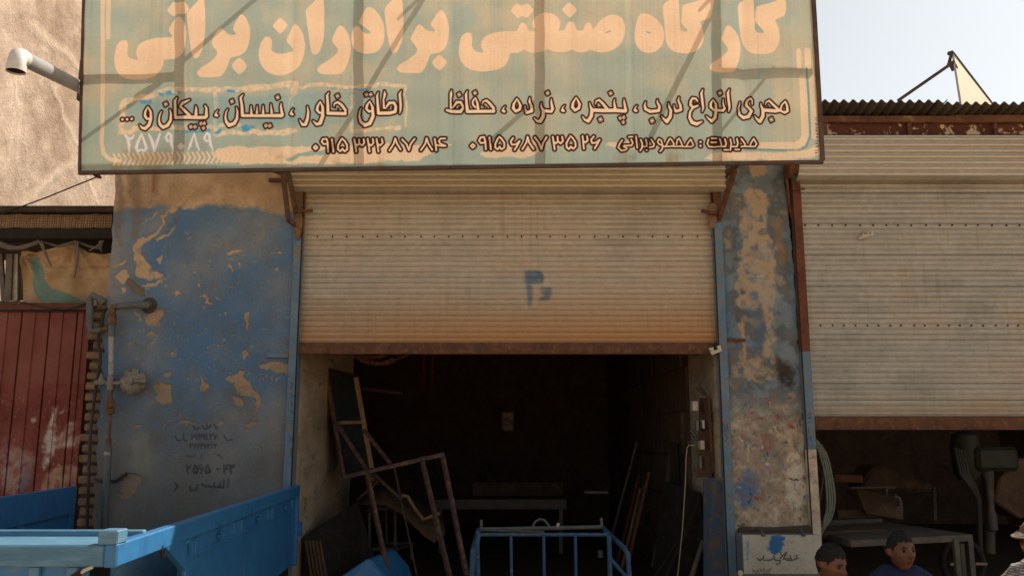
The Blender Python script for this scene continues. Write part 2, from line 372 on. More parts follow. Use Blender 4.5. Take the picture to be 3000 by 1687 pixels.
# title
T = [
 (WA,[(835,150),(930,35),(985,50),(1060,25),(1110,40),(1170,130),(1150,180),(1090,215),(1010,205),(945,250),(880,215)]),
 (WA,[(1010,240),(1060,270),(1110,370),(1130,500),(1115,640),(1090,740),(1060,800),(960,865),(840,880),(795,870),(780,980),(740,1060),(640,1140),(500,1175),(340,1180),(200,1150),(110,1060),(75,960),(70,850),(90,720),(130,630),(200,595),(255,605),(280,660),(265,760),(270,830),(320,875),(435,892),(400,820),(395,740),(430,660),(540,600),(700,560),(940,552),(870,470),(865,420),(920,330),(970,265)]),
 (WA,[(1130,190),(1290,30),(1330,-30),(1385,-20),(1400,100),(1405,400),(1390,600),(1350,760),(1300,850),(1250,865),(1205,810),(1180,650),(1150,430),(1130,260)]),
 (WA,[(1930,210),(1990,250),(2040,360),(2062,500),(2045,640),(2000,760),(1900,830),(1765,850),(1745,940),(1700,1050),(1640,1130),(1560,1142),(1350,1142),(1290,1110),(1280,1060),(1330,1000),(1480,910),(1605,795),(1490,660),(1530,540),(1600,430),(1660,430),(1740,522),(1865,522),(1798,430),(1850,320),(1900,240)]),
 (WA,[(1900,850),(1960,890),(2018,970),(1960,1060),(1900,1105),(1840,1050),(1780,975),(1840,890)]),
 (WB,[(425,255),(480,310),(542,380),(480,450),(425,505),(370,450),(302,385),(370,310)]),
 (WB,[(655,365),(710,410),(770,530),(798,690),(780,820),(720,970),(620,1060),(480,1105),(360,1105),(230,1060),(150,970),(108,850),(110,740),(140,620),(200,540),(260,536),(303,590),(305,640),(293,740),(340,785),(480,797),(620,768),(628,745),(518,612),(525,570),(580,470),(620,390)]),
 (WB,[(798,150),(940,20),(960,-40),(1055,-40),(1072,150),(1072,500),(1050,640),(1000,780),(950,820),(895,800),(865,700),(840,500),(803,230)]),
 (WB,[(1300,373),(1360,410),(1430,520),(1462,680),(1450,820),(1400,980),(1330,1078),(1240,1098),(1040,1098),(972,1060),(966,1010),(1020,960),(1180,860),(1295,745),(1172,612),(1200,530),(1260,410)]),
 (WB,[(1700,105),(1780,120),(1880,220),(1950,380),(1957,550),(1920,680),(1840,770),(1700,802),(1590,780),(1500,720),(1460,610),(1470,500),(1500,410),(1550,383),(1590,410),(1630,485),(1690,497),(1770,490),(1650,400),(1572,352),(1600,270),(1660,160)]),
 (WB,[(1948,130),(2080,0),(2100,-60),(2205,-50),(2227,150),(2232,500),(2200,640),(2130,785),(2070,795),(2030,700),(1990,500),(1953,220)]),
 (WC,[(710,145),(760,200),(810,320),(828,450),(810,600),(760,720),(670,780),(545,790),(520,880),(470,1010),(410,1078),(330,1082),(130,1082),(70,1050),(60,1000),(110,950),(260,860),(380,740),(258,592),(265,560),(330,430),(370,360),(410,368),(500,462),(638,467),(552,370),(560,330),(620,240),(670,165)]),
 (WC,[(675,795),(740,850),(800,915),(740,990),(680,1044),(620,990),(560,920),(620,850)]),
 (WC,[(1100,478),(1150,505),(1165,560),(1155,680),(1180,740),(1240,778),(1340,784),(1295,720),(1288,640),(1330,560),(1430,500),(1600,463),(1815,462),(1840,390),(1870,343),(1900,333),(1940,348),(1970,410),(1985,462),(2118,463),(2048,400),(2038,340),(2080,260),(2160,203),(2250,193),(2360,216),(2430,288),(2453,360),(2440,430),(2412,462),(2510,460),(2540,380),(2570,338),(2598,326),(2650,352),(2672,410),(2690,462),(2785,462),(2800,400),(2830,350),(2858,335),(2900,362),(2925,440),(2938,438),(3000,340),(3100,250),(3200,215),(3290,222),(3372,290),(3403,400),(3392,530),(3340,640),(3240,730),(3080,778),(2960,762),(2885,732),(2850,762),(2780,780),(2680,772),(2618,732),(2570,767),(2460,780),(2340,762),(2255,720),(2200,762),(2100,780),(2000,777),(1915,728),(1880,762),(1800,783),(1710,785),(1700,870),(1650,960),(1540,1030),(1330,1066),(1160,1042),(1040,970),(978,870),(962,740),(982,600),(1020,515)]),
 (WC,[(1820,54),(1890,97),(1950,54),(2000,78),(2064,160),(2010,230),(1955,274),(1890,232),(1830,274),(1780,230),(1720,155),(1780,78)]),
 (WD,[(580,40),(640,90),(703,158),(650,220),(590,282),(530,220),(467,155),(530,85)]),
 (WD,[(1660,205),(1760,222),(1880,308),(1960,430),(1977,560),(1940,680),(1850,770),(1740,790),(1640,762),(1560,670),(1532,540),(1553,380),(1590,260),(1620,215)]),
 (WE,[(198,70),(330,0),(340,-60),(440,-60),(441,100),(455,300),(460,467),(592,468),(468,345),(480,280),(490,90),(520,72),(760,8),(900,-60),(960,-60),(950,30),(935,110),(900,272),(840,290),(742,318),(790,420),(807,560),(780,670),(700,750),(580,788),(400,777),(310,730),(250,630),(235,500),(213,250)]),
 (WE,[(1160,372),(1220,410),(1300,520),(1338,680),(1325,860),(1290,970),(1250,1052),(1170,1067),(960,1067),(895,1020),(885,975),(930,920),(1070,840),(1178,735),(1057,592),(1080,520),(1120,405)]),
 (WE,[(1288,80),(1410,10),(1430,-60),(1525,-60),(1530,100),(1545,300),(1550,487),(1718,492),(1557,330),(1553,290),(1565,110),(1600,95),(1770,50),(1900,0),(1960,-15),(2014,20),(2002,232),(1920,262),(1838,295),(1900,400),(1923,560),(1890,680),(1820,770),(1700,803),(1540,803),(1430,762),(1360,670),(1330,520),(1310,280)]),
]
for o_, p_ in T: sg.poly(p_, PEACH, .97, o=o_, smooth=2, soft=1)
TEAL = (150, 176, 158)
sg.poly([(1102,488),(1170,450),(1205,460),(1150,486)], TEAL, 1, o=WD)
sg.poly([(1710,465),(1785,500),(1740,502),(1710,490)], TEAL, 1, o=WD)
# second and third line
CRM = (238, 212, 180)
PAD=0
def dia(x, y, r=28, t=.32):
    a = []
    for k in range(4):
        th = k*math.pi/2 + t; a.append((x+r*math.sin(th), y-r*1.15*math.cos(th), 4))
    return [[a[0],a[1],a[2],a[3],a[0]], [(x,y,r*.55)]]
def comma(x, y): return [[(x+25,y-65,4),(x-2,y-35,9),(x-8,y+5,20),(x+12,y+12,20)]]
def off(st, dx, dy): return [[(a+dx,b+dy,r) for a,b,r in q] for q in st]
HE = [[(1165,300,8),(1120,380,18),(1112,440,22),(1150,485,20),(1205,455,20),(1218,400,18),(1190,340,14),(1165,300,8)]]
L2 = {
 'F': [[(140,605,20)],[(210,605,20)],[(280,600,20)]],
 'F1': [[(520,430,10),(560,500,16),(562,600,20),(530,690,25),(475,740,25),(430,730,18),(398,690,7)],[(515,430,8),(480,500,16),(475,560,18),(505,600,18),(550,600,15)]],
 'F2': [[(835,460,5),(850,520,13),(845,620,20),(800,690,25),(735,720,25),(690,680,20),(675,620,14),(690,540,11),(715,490,6)]]+dia(775,382),
 'F3': [[(935,285,7),(908,330,18),(912,450,20),(915,560,20),(950,580,20)],[(920,580,22),(1100,572,28),(1250,578,25),(1355,575,25)],[(1120,315,8),(1020,365,22),(985,415,13),(1040,465,20),(1120,545,22)],[(1210,405,4),(1218,450,16),(1215,540,25)],[(1345,400,8),(1368,440,16),(1370,560,25)]]+dia(1140,712,26)+dia(1200,712,26)+dia(1288,665,24)+dia(1338,662,24)+dia(1325,732,24),
 'F4': comma(1515,540),
 'F5': [[(1808,430,5),(1825,490,13),(1820,600,20),(1780,670,26),(1705,695,27),(1665,645,20),(1650,580,14),(1660,500,10),(1683,460,5)],[(1905,245,6),(1870,290,16),(1888,400,19),(1898,540,24),(1930,555,22)],[(1900,552,24),(2100,550,22),(2300,545,25),(2465,545,27)],[(2020,405,5),(2025,500,16),(2030,545,20)],[(2110,400,4),(2105,510,16)],[(2195,395,5),(2195,510,18)],[(2308,375,5),(2320,500,19)],[(2460,365,6),(2455,420,16),(2478,540,22)]]+dia(1745,345)+dia(2410,280)+dia(2238,695,26)+dia(2295,695,26),
 'G1': comma(268,520),
 'G2': [[(500,420,6),(512,500,16),(500,600,22),(470,680,26),(430,685,20),(400,640,11),(383,608,5)],[(688,350,8),(650,420,18),(642,470,20),(672,510,15),(715,510,14)],[(690,350,8),(725,430,18),(722,560,25),(685,665,28),(635,680,20),(585,630,8)],[(812,215,6),(790,260,18),(800,400,20),(800,500,22)],[(800,515,24),(950,518,25),(1050,520,24),(1055,465,10)],[(885,415,6),(898,375,13),(945,355,17),(1000,395,20),(1055,470,18)]]+dia(940,265),
 'G3': [[(1410,340,8),(1372,400,18),(1362,450,18),(1400,490,17),(1450,480,14)],[(1412,340,8),(1452,430,18),(1458,560,24),(1410,660,28),(1340,688,26),(1278,640,20),(1257,560,14),(1268,480,9),(1285,440,5)]]+dia(1360,240,26)+dia(1425,240,26),
 'G4': [[(1535,210,6),(1518,260,16),(1530,400,19),(1538,510,22)],[(1540,515,24),(1700,515,25),(1780,500,23)],[(1625,190,5),(1632,240,20),(1612,320,12),(1620,440,16)],[(1640,448,9),(1700,368,22),(1765,365,20),(1795,420,18),(1785,490,23)],[(1875,190,5),(1850,240,18),(1866,400,19),(1862,480,14),(1850,522,6)]],
 'H1': [[(208,180,5),(202,230,20),(195,330,12),(200,440,16)],[(140,470,17),(200,490,24),(340,490,25),(375,440,16)],[(225,435,8),(285,350,20),(345,350,18),(372,410,16)]]+dia(320,240),
 'H2': [[(440,190,5),(420,240,17),(430,380,19),(442,480,25)],[(442,490,24),(600,490,25),(825,490,25),(832,435,10)],[(555,290,8),(520,340,15),(522,390,14),(560,430,14)],[(560,290,8),(588,370,17),(598,450,20)],[(658,385,5),(675,345,11),(718,330,16),(765,370,20),(825,445,20)]]+dia(553,220),
 'H3': comma(970,478), 'H4': HE,
 'H5': [[(1355,285,5),(1350,340,16),(1378,410,19),(1382,480,23),(1310,500,23),(1287,450,10),(1285,405,5)]],
 'H6': [[(1668,305,5),(1670,360,16),(1688,450,22),(1670,488,20),(1600,480,24),(1545,470,16)],[(1522,365,5),(1522,420,13),(1555,480,23),(1550,560,25),(1510,630,26),(1465,630,18),(1420,585,7)]]+dia(1615,222),
 'H7': comma(1838,468), 'H8': off(HE, 865, -10),
 'I1': [[(130,365,5),(140,410,12),(165,470,24),(155,560,25),(110,630,26),(60,612,16),(25,560,6)],[(165,470,26),(330,475,27),(500,470,27),(655,480,25)],[(213,388,5),(228,340,12),(270,322,16),(330,380,20),(390,455,22)],[(500,305,4),(490,350,12),(505,445,22)],[(635,305,5),(640,360,15),(660,470,22)]]+dia(290,605,32)+dia(440,220)+dia(580,582,24)+dia(632,572,24)+dia(625,640,24),
 'I2': comma(800,468),
 'I3': [[(950,350,5),(935,400,13),(948,455,20),(1020,492,24),(1140,482,22),(1152,420,18),(1120,360,12),(1122,320,4)]]+dia(1045,625,32),
 'I4': [[(1285,365,4),(1290,420,14),(1318,480,19),(1310,570,23),(1260,640,26),(1210,600,14),(1183,560,6)],[(1440,280,5),(1428,330,14),(1458,400,19),(1465,470,20),(1392,490,23),(1367,440,9),(1365,398,5)]],
 'I5': [[(1715,338,10),(1690,300,16),(1640,290,14),(1612,340,18),(1608,390,20),(1645,430,20),(1715,402,14)],[(1645,430,16),(1600,500,16),(1592,580,20),(1632,650,26),(1700,670,26),(1775,635,10)],[(1790,165,5),(1770,220,18),(1785,350,19),(1795,430,16),(1780,492,6)]],
 'I6': [[(1940,310,6),(1905,370,16),(1905,420,18),(1950,470,16)],[(1940,310,6),(1980,380,16),(1982,480,20),(1965,580,24),(1920,630,22),(1870,590,12),(1838,555,6)],[(1990,470,20),(2080,475,20),(2108,450,16),(2085,370,10),(2088,305,4)],[(2175,165,5),(2155,220,18),(2170,350,19),(2180,430,16),(2165,492,6)]]+dia(2040,220),
 'J1': [[(1508,385,8),(1510,330,9),(1485,302,12),(1445,325,14),(1420,365,16),(1418,405,18),(1460,445,18),(1500,485,20),(1450,570,26),(1380,590,24),(1322,540,16),(1312,450,11),(1330,358,5)]],
 'J2': [[(1635,370,5),(1640,410,12),(1670,470,24),(1665,560,25),(1620,640,26),(1570,600,14),(1542,558,6)],[(1670,470,26),(1850,480,27),(1930,470,20)],[(1703,392,5),(1718,350,10),(1760,332,14),(1820,390,18),(1900,462,20)],[(1925,460,15),(1950,385,12),(2000,340,12),(2025,400,16),(2033,475,20),(1990,500,20),(1940,482,16)]]+dia(1790,610,32),
}
WN = dict(F=WF, G=WG, H=WH, I=WI, J=WJ)
for k_, st in L2.items(): sg.stroke(st, None, 1, o=WN[k_[0]], outline=BRN, ow_=24, soft=1)
for k_, st in L2.items(): sg.stroke(st, CRM, 1, o=WN[k_[0]], soft=1)
for o_, hs_ in ((WF,[(515,530,14)]),(WG,[(684,455,16),(1400,440,18),(905,432,20),(950,452,20),(1690,440,22),(1745,438,20)]),(WH,[(265,435,18),(320,430,20),(545,350,14),(560,378,12),(690,418,20),(725,430,14),(1155,410,18),(1165,430,16),(2020,400,18),(2030,420,16)]),
               (WI,[(235,410,20),(285,424,16),(1655,365,22),(1690,362,14),(1940,402,14)]),(WJ,[(1745,412,18),(1790,428,14),(1990,425,14)])):
    sg.stroke([[h_] for h_ in hs_], BRN, 1, o=o_, soft=1)
def mono(sts, r): return [[(p[0], p[1], p[2] if len(p) > 2 else r) for p in q] for q in sts]
G3 = [[(620,990),(592,1018),(620,1046),(648,1018),(620,990)],[(795,965),(740,970),(710,935),(730,897),(780,893),(797,940),(803,1080)],[(860,900),(880,1080)],
 [(990,905),(950,985),(945,1040),(980,1072),(1012,1035),(1042,1072),(1080,1045),(1080,980),(1045,920),(1005,885)],
 [(1185,895),(1200,980),(1213,1075)],[(1200,960),(1230,988),(1260,960),(1255,900)],[(1260,960),(1300,988),(1330,950),(1322,895)],
 [(1380,890),(1395,980),(1408,1075)],[(1395,960),(1430,988),(1465,950),(1455,890)],[(1510,890),(1525,980),(1538,1075)],[(1525,960),(1560,988),(1600,950),(1588,890)],
 [(1700,1062),(1765,960),(1785,885),(1810,960),(1865,1050)],[(1885,900),(1950,970),(1985,1058),(2010,970),(2068,890)],
 [(2160,1058),(2225,960),(2242,880),(2270,960),(2325,1050)],[(2360,885),(2375,970),(2385,1058)],[(2380,975),(2450,988),(2520,990)],[(2515,880),(2450,880),(2420,915),(2440,955),(2510,985)]]
H3 = [[(520,962),(492,990),(520,1018),(548,990),(520,962)],[(705,940),(640,952),(612,915),(635,870),(685,862),(702,920),(712,1045)],[(765,872),(785,1045)],
 [(890,880),(850,965),(850,1020),(885,1045),(912,1005),(940,1045),(980,1018),(982,950),(942,890),(905,860)],
 [(1110,878),(1075,925),(1090,972),(1150,970),(1205,920)],[(1205,920),(1170,990),(1130,1050)],[(1245,1038),(1305,940),(1322,858),(1345,940),(1410,1035)],
 [(1430,868),(1490,950),(1525,1040),(1548,950),(1600,865)],[(1690,860),(1705,950),(1718,1040)],[(1705,930),(1735,955),(1765,925),(1760,860)],[(1765,925),(1805,957),(1840,920),(1827,860)],
 [(1930,880),(1890,955),(1895,1015),(1928,1040),(1955,1003),(1990,1036),(2025,1003),(2020,940),(1980,880),(1945,852)],
 [(2125,855),(2135,940),(2145,1035)],[(2135,925),(2170,947),(2200,915),(2190,855)],[(2290,858),(2250,905),(2265,955),(2320,950),(2375,905)],[(2375,905),(2335,980),(2302,1032)]]
I3 = [[(610,905),(570,960),(552,1015),(600,1060),(660,1048),(680,1022),(632,1000),(640,985),(745,988),(762,950),(738,900)],[(705,860),(760,860)],[(810,850),(828,1020)],
 [(880,900),(902,960),(898,1020),(872,1060)],[(905,1000),(965,1000),(968,950),(955,900)],[(965,1055),(966,1055)],[(1030,895),(1075,965),(1065,1005),(1010,1015)],
 [(1140,965),(1125,930),(1145,895),(1178,915),(1200,1000),(1190,1045),(1162,1075)],[(1140,965),(1190,990)],
 [(1200,1005),(1290,1005),(1355,995),(1362,965),(1325,900),(1300,890),(1268,950),(1245,1000)],[(1355,1005),(1490,1002),(1470,950),(1440,885),(1415,900),(1400,975)],
 [(1490,1005),(1620,1005),(1650,980),(1612,895),(1570,950),(1545,1000)],[(1755,932,18)],[(1755,990,18)]]
J3 = [[(875,895),(855,955),(880,1000),(950,1008),(1030,1000)],[(920,878),(990,878)],[(915,938),(988,938)],[(1030,1000),(1120,1000),(1132,950),(1112,890)],[(1038,885),(1060,960),(1060,1000)],[(1100,1050),(1162,1050)],
 [(1192,890),(1207,960),(1190,1055)],[(1212,1000),(1290,1000),(1303,950),(1288,885)],[(1262,1045),(1322,1045)],[(1350,890),(1402,965),(1400,1000),(1350,1005)],
 [(1400,1005),(1550,1003),(1575,965),(1532,890),(1492,950),(1478,1000)]]
for o_, st, r_ in ((WG,G3,13),(WH,H3,13),(WI,I3,11),(WJ,J3,11)):
    sg.stroke(mono(st, r_), None, 1, o=o_, outline=BRN, ow_=26, soft=1)
for o_, st, r_ in ((WG,G3,13),(WH,H3,13),(WI,I3,11),(WJ,J3,11)):
    sg.stroke(mono(st, r_), CRM, 1, o=o_, soft=1)
LN = [[(185,838,17),(225,890,26),(240,980,22),(242,1095,14)],[(225,890,26),(280,885,18),(312,835,10)],[(420,820,12),(375,930,22),(348,1020,22),(372,1075,20),(420,1050,13),(468,1075,20),(498,1025,22),(462,920,20),(420,820,12)],
 [(530,825,15),(580,930,24),(613,1075,15),(650,930,24),(688,812,14)],[(810,800,16),(772,870,20),(800,922,16),(852,905,14),(850,830,18),(810,800,16)],[(848,850,20),(858,970,20),(890,1070,9)],
 [(1100,1050,10),(1130,980,22),(1187,800,10),(1230,980,22),(1265,1058,10)],[(1375,800,16),(1335,870,20),(1362,922,16),(1415,905,14),(1412,830,18),(1375,800,16)],[(1412,860,20),(1428,970,20),(1467,1058,9)]]
sg.stroke(LN, LIL, .9, o=WF, soft=1); sg.poly([(997,938),(1056,997),(997,1056),(938,997)], LIL, .9, o=WF, smooth=0)
# the sign painter's small upright line at the right edge
DIG = {'0':[[(0,.5),(.1,.5)]],'1':[[(0,0),(.15,1)]],'2':[[(0,0),(.15,1)],[(.05,.3),(.3,.35),(.45,0)]],'3':[[(0,0),(.15,1)],[(.05,.3),(.25,.3),(.3,0)],[(.27,.3),(.5,.3),(.55,0)]],
 '4':[[(0,0),(.1,1)],[(.55,0),(.2,.2),(.55,.5),(.1,.5)]],'5':[[(.3,0),(0,.7),(.15,1),(.3,.8),(.45,1),(.6,.7),(.3,0)]],'6':[[(.1,0),(0,.35),(.2,.45),(.5,.3)],[(.5,.3),(.2,1)]],
 '7':[[(0,0),(.25,1),(.5,0)]],'8':[[(0,1),(.25,0),(.5,1)]],'9':[[(.35,.4),(.05,.4),(.05,.1),(.3,0),(.4,.4),(.45,1)]]}
def digits(txt, x, y, h, r, adv=.85, vert=False):
    out = []
    for i, ch in enumerate(txt):
        if ch == ' ': continue
        for q in DIG[ch]:
            out.append([((x+(i*adv+a)*h, y+b*h, r) if not vert else (x+b*h, y-(i*adv+a)*h, r)) for a, b in q])
    return out
sg.stroke(digits('09159168322', 2388, 460, 9, .8, 1.02, True)+[[(2386,362,.8),(2394,362,.8)],[(2388,352,.8),(2396,354,.8),(2397,358,.8)],[(2386,346,.8),(2394,346,.8)]], (60,50,50), .85, soft=.8)
# dust and rain streaks lodged in the fabric
st_ = np.clip((vnoise(1, sg.W, 5, 41)*.5+vnoise(1, sg.W, 30, 42)*.5-.5)*2, -1, 1)*fbm(sg.Hh, sg.W, 120, 3, 43)
sg.a *= (1 - .10*np.clip(st_, 0, 1))[..., None]
db = np.clip((fbm(sg.Hh, sg.W, 60, 5, 61)-.55)*5, 0, 1)*np.clip(1-(zz-(BR.z+.02))/.16, 0, 1)
sg.a = sg.a*(1-.35*db[..., None]) + np.array((120, 88, 60), np.float32)*.35*db[..., None]

sg.a *= 1.07
m_sheet, t, b = newmat('printed_fabric')
x = sg.tex(t, sg.image('sign_print')); v = pos(t)
wv = noise(t, 9, 2, .5, pos(t, (40, 1, 3)));  wv2 = noise(t, 9, 2, .5, pos(t, (3, 1, 40)))
weave = mixc(t, .5, ramp(t, wv, .3, .7, (.86,.86,.86,1), (1.08,1.08,1.08,1)), ramp(t, wv2, .3, .7, (.86,.86,.86,1), (1.08,1.08,1.08,1)))
c = mixc(t, 1.0, x.outputs['Color'], weave, 'MULTIPLY')
df = t.nodes.new('ShaderNodeBsdfDiffuse'); tl = t.nodes.new('ShaderNodeBsdfTranslucent'); mx = t.nodes.new('ShaderNodeMixShader')
t.links.new(c, df.inputs[0]); t.links.new(c, tl.inputs[0]); mx.inputs[0].default_value = .28
t.links.new(df.outputs[0], mx.inputs[1]); t.links.new(tl.outputs[0], mx.inputs[2])
t.links.new(mx.outputs[0], t.nodes['Material Output'].inputs['Surface'])
SHEET_MIX = mx

# ---------------------------------------------------------------- wall paint
def fproj(Y): return lambda px, py: P(px, py, Y)
YW = YF
XJL = PX(872, 1100, YF); XJR = PX(2098, 1100, YF)
pier = Canvas(PX(200, 900, YF), PX(880, 1000, YF), -.05, 4.7, 240, fproj(YF), (176, 152, 126))
pr = fbm(pier.Hh, pier.W, 60, 6, 101)
pier.a += ((pr-.5)*70)[..., None]
pier.warp(9, 22, 103)
BLUE = (76, 114, 154)
# blue dado with a wavy sprayed top edge, thinning near the top
g1 = fbm(pier.Hh, pier.W, 90, 6, 110); g2 = fbm(pier.Hh, pier.W, 14, 5, 111)
top = [(200,612),(330,618),(420,606),(500,600),(560,608),(600,600),(640,596),(720,610),(800,622),(900,622)]
pier.poly(top+[(900,1900),(150,1900)], BLUE, .93, smooth=1, warp=True, soft=9, h=.75, mod=np.clip(.80+(g1-.5)*1.1, 0, 1))
bh_ = np.clip((fbm(pier.Hh, pier.W, 30, 6, 160)-.44)*4, 0, 1)*np.clip(.3+g1*.9, 0, 1)
pier.a = pier.a*(1-.24*bh_[..., None]) + np.array((120, 106, 92), np.float32)*.24*bh_[..., None]
vs_ = np.clip((vnoise(pier.Hh, pier.W, 3, 165)-.62)*3, 0, 1)*bh_
pier.a = pier.a*(1-.3*vs_[..., None]) + np.array((60, 62, 66), np.float32)*.3*vs_[..., None]
# grey drip wash over the upper left
pier.stroke([[(345,500,6),(350,620,10),(345,720,6)],[(392,520,14),(400,640,16),(395,700,8)],[(452,480,5),(450,570,6)]], (120,100,86), .55, warp=True, soft=10)
pier.stroke([[(452,478,4),(448,560,5)]], (140,78,44), .6, soft=5)
PL = (188, 160, 128); MO = (112, 100, 82)
W1 = (280,480,3.019); W2 = (280,900,2.634)
pm = np.clip(.55+(g2-.35)*3, 0, 1)
pier.stroke([[(940,165,3),(850,230,14),(760,330,26),(690,390,30),(620,430,11),(590,520,11),(550,600,18),(480,660,24),(400,700,44),(350,780,46),(380,860,40),(400,930,52),(480,985,44),(560,1000,24),(630,1020,14)],
             [(690,580,12),(640,620,18),(560,670,22)],[(560,440,8),(500,480,10),(420,520,6)],[(600,1050,22),(500,1070,14),(430,1085,12)],[(345,1300,5),(400,1350,8),(395,1420,10)]], PL, .95, o=W1, warp=True, soft=2, h=.2, mod=pm)
pier.stroke([[(760,250,30),(620,420,50),(500,560,60)]], PL, .35, o=W1, warp=True, soft=30)
for p_ in ([(175,1000),(240,930),(305,990),(280,1060),(220,1030)],[(220,1100),(265,1075),(270,1110),(245,1145)],[(540,840),(600,790),(600,830),(565,880),(520,850)],
           [(690,1130),(740,1110),(785,1160),(750,1150),(700,1195)],[(945,1190),(970,1185),(995,1258),(958,1240)],[(1150,800),(1220,775),(1330,765),(1265,788),(1180,828)],
           [(1330,1320),(1375,1320),(1370,1380),(1335,1432),(1320,1400)],[(1565,800),(1600,790),(1640,800),(1580,812)],[(910,1060),(935,1060),(935,1085),(910,1085)],[(1165,1070),(1205,1065),(1190,1095)],
           [(1255,850),(1275,860),(1270,905),(1258,900)],[(1000,850),(1020,845),(1010,875)],[(160,900),(250,860),(230,900),(170,920)],[(1120,1345),(1155,1350),(1150,1380)]):
    pier.poly(p_, PL, .95, o=W1, warp=True, soft=1.5, h=.2)
pier.poly([(280,1010),(340,1040),(400,1090),(440,1165),(380,1135),(325,1150),(300,1080)], MO, .95, o=W1, warp=True, soft=1.5, h=.05)
pier.poly([(445,1340),(500,1300),(590,1290),(592,1350),(530,1415),(450,1410)], (160,130,98), .85, o=W1, warp=True, soft=3, h=.3)
for p_ in ([(430,560),(520,600),(605,605),(590,660),(592,738),(500,738),(460,650)],[(512,530),(580,495),(587,552),(520,555)],[(800,530),(860,590),(850,640),(825,645),(800,570)],
           [(998,530),(1080,510),(1110,488),(1152,490),(1160,540),(1200,590),(1220,640),(1260,680),(1272,740),(1250,800),(1205,855),(1225,780),(1230,722),(1180,702),(1120,690),(1058,600),(1090,570),(1030,575)],
           [(1048,660),(1125,710),(1120,788),(1080,750)],[(1258,430),(1490,418),(1502,480),(1470,545),(1430,515),(1350,490),(1265,470)],[(1110,402),(1140,308),(1185,320),(1188,360),(1150,370)],
           [(600,880),(640,865),(780,885),(805,900),(700,900)],[(1135,890),(1235,880),(1230,918),(1150,910)],[(932,880),(1002,868),(970,912)],[(380,70),(490,18),(512,80),(460,128),(390,125)],
           [(548,370),(582,316),(598,402)],[(178,1449),(220,1300),(290,1288),(358,1330),(320,1420),(230,1500)],[(930,290),(982,278),(980,298),(935,302)],[(748,352),(765,335),(778,355),(760,375)],
           [(1158,60),(1195,45),(1180,170),(1150,165)],[(1258,545),(1285,550),(1280,580)],[(700,535),(718,540),(712,560)],[(745,205),(765,205),(755,225)],[(370,270),(440,175),(485,240),(430,225)],
           [(1105,930),(1165,930),(1140,955)],[(1395,900),(1450,885),(1470,900),(1430,915)],[(560,1265),(595,1275),(585,1300)],[(620,1155),(660,1150),(640,1170)],[(650,1205),(690,1190),(670,1222)],
           [(430,840),(545,885),(520,888),(460,865)],[(300,905),(340,905),(335,930)],[(1245,1030),(1275,1060),(1270,1110),(1255,1090)],[(1405,1070),(1430,1060),(1400,1150),(1385,1150)]):
    pier.poly(p_, (162,140,114), .95, o=W2, warp=True, soft=1.8, h=.2)
# small flakes and scratches
rr = random.Random(5)
for i in range(330):
    x_ = rr.uniform(330, 855); y_ = rr.gauss(1010, 190)
    if not 640 < y_ < 1500: continue
    r_ = rr.choice([.8, 1, 1.2, 1.8, 2.6]); a_ = rr.uniform(-.6, .6)
    pier.stroke([[(x_, y_, r_), (x_+rr.uniform(2, 9), y_+a_*6, r_*.5)]], PL, rr.uniform(.4, .9), warp=True, soft=1, h=.3)
for i in range(60):
    x_ = rr.uniform(300, 800); y_ = rr.gauss(1240, 60); L = rr.uniform(15, 70)
    pier.stroke([[(x_, y_, .7), (x_+L, y_-rr.uniform(-3, 5), .7)]], (150,118,84), rr.uniform(.2, .6), warp=True, soft=1)
# grime rising from the foot
gz = np.linspace(pier.z0, pier.z1, pier.Hh)[:, None]; zc = PZ(1080, YF)
gm = np.clip((zc-gz)/1.0, 0, 1)*np.clip(.35+g1*.9, 0, 1)
pier.a = pier.a*(1-.74*gm[..., None]) + np.array((124, 106, 86), np.float32)*.74*gm[..., None]
gm = np.clip((fbm(pier.Hh, pier.W, 50, 5, 130)-.55)*4, 0, 1)*np.clip((PZ(760, YF)-gz)/1.0, 0, 1)
pier.a = pier.a*(1-.4*gm[..., None]) + np.array((96, 92, 86), np.float32)*.4*gm[..., None]
pier.poly([(380,1275),(430,1270),(450,1350),(420,1390),(380,1370)], (140,142,128), .5, warp=True, soft=16)
pier.poly([(600,1310),(660,1325),(690,1400),(640,1410)], (124,126,120), .45, warp=True, soft=12)
# faded stencilled notices (mostly unreadable)
ink = (40,38,38); fm = np.clip(.25+fbm(pier.Hh, pier.W, 10, 3, 140), 0, 1)
pier.stroke([[(565,1248,2.4),(572,1258,2.4),(582,1254,2.4)],[(590,1246,2.6),(600,1257,2.6),(612,1252,2.6),(618,1243,2)],[(604,1240,2),(606,1256,2)],[(626,1244,2.8),(634,1256,2.8)]], ink, .6, mod=fm, soft=1.5)
pier.stroke(digits('27491270', 560, 1272, 15, 1.9, .72)+[[(512,1276,2),(518,1290,2),(530,1290,2)],[(536,1270,2),(538,1291,2),(548,1290,2)],[(655,1276,2),(664,1290,2),(680,1287,2)]], ink, .6, mod=fm, soft=1.5)
pier.stroke(digits('37726222', 556, 1300, 13, 1.9, .78), ink, .6, mod=fm, soft=1.5)
pier.stroke([[(545,1334,2.2),(560,1338,2.2),(572,1332,2.2)],[(590,1330,2),(588,1345,2.2)],[(636,1330,2),(648,1338,2),(650,1344,2)]], ink, .5, mod=fm, soft=1.5)
pier.stroke(digits('2565 043', 546, 1362, 24, 2.6, .75), ink, .68, mod=fm, soft=1.5)
pier.stroke([[(668,1405,2.8),(666,1427,2.8)],[(655,1406,2.6),(654,1428,2.6),(600,1424,3),(590,1418,3)],[(645,1414,2),(640,1428,2)],[(628,1415,2),(624,1428,2)],[(578,1420,2.6),(574,1434,2.6),(556,1436,2.4),(556,1424,2)],[(512,1416,2.8),(520,1426,2.6),(510,1436,2.4)]], ink, .68, mod=fm, soft=1.5)
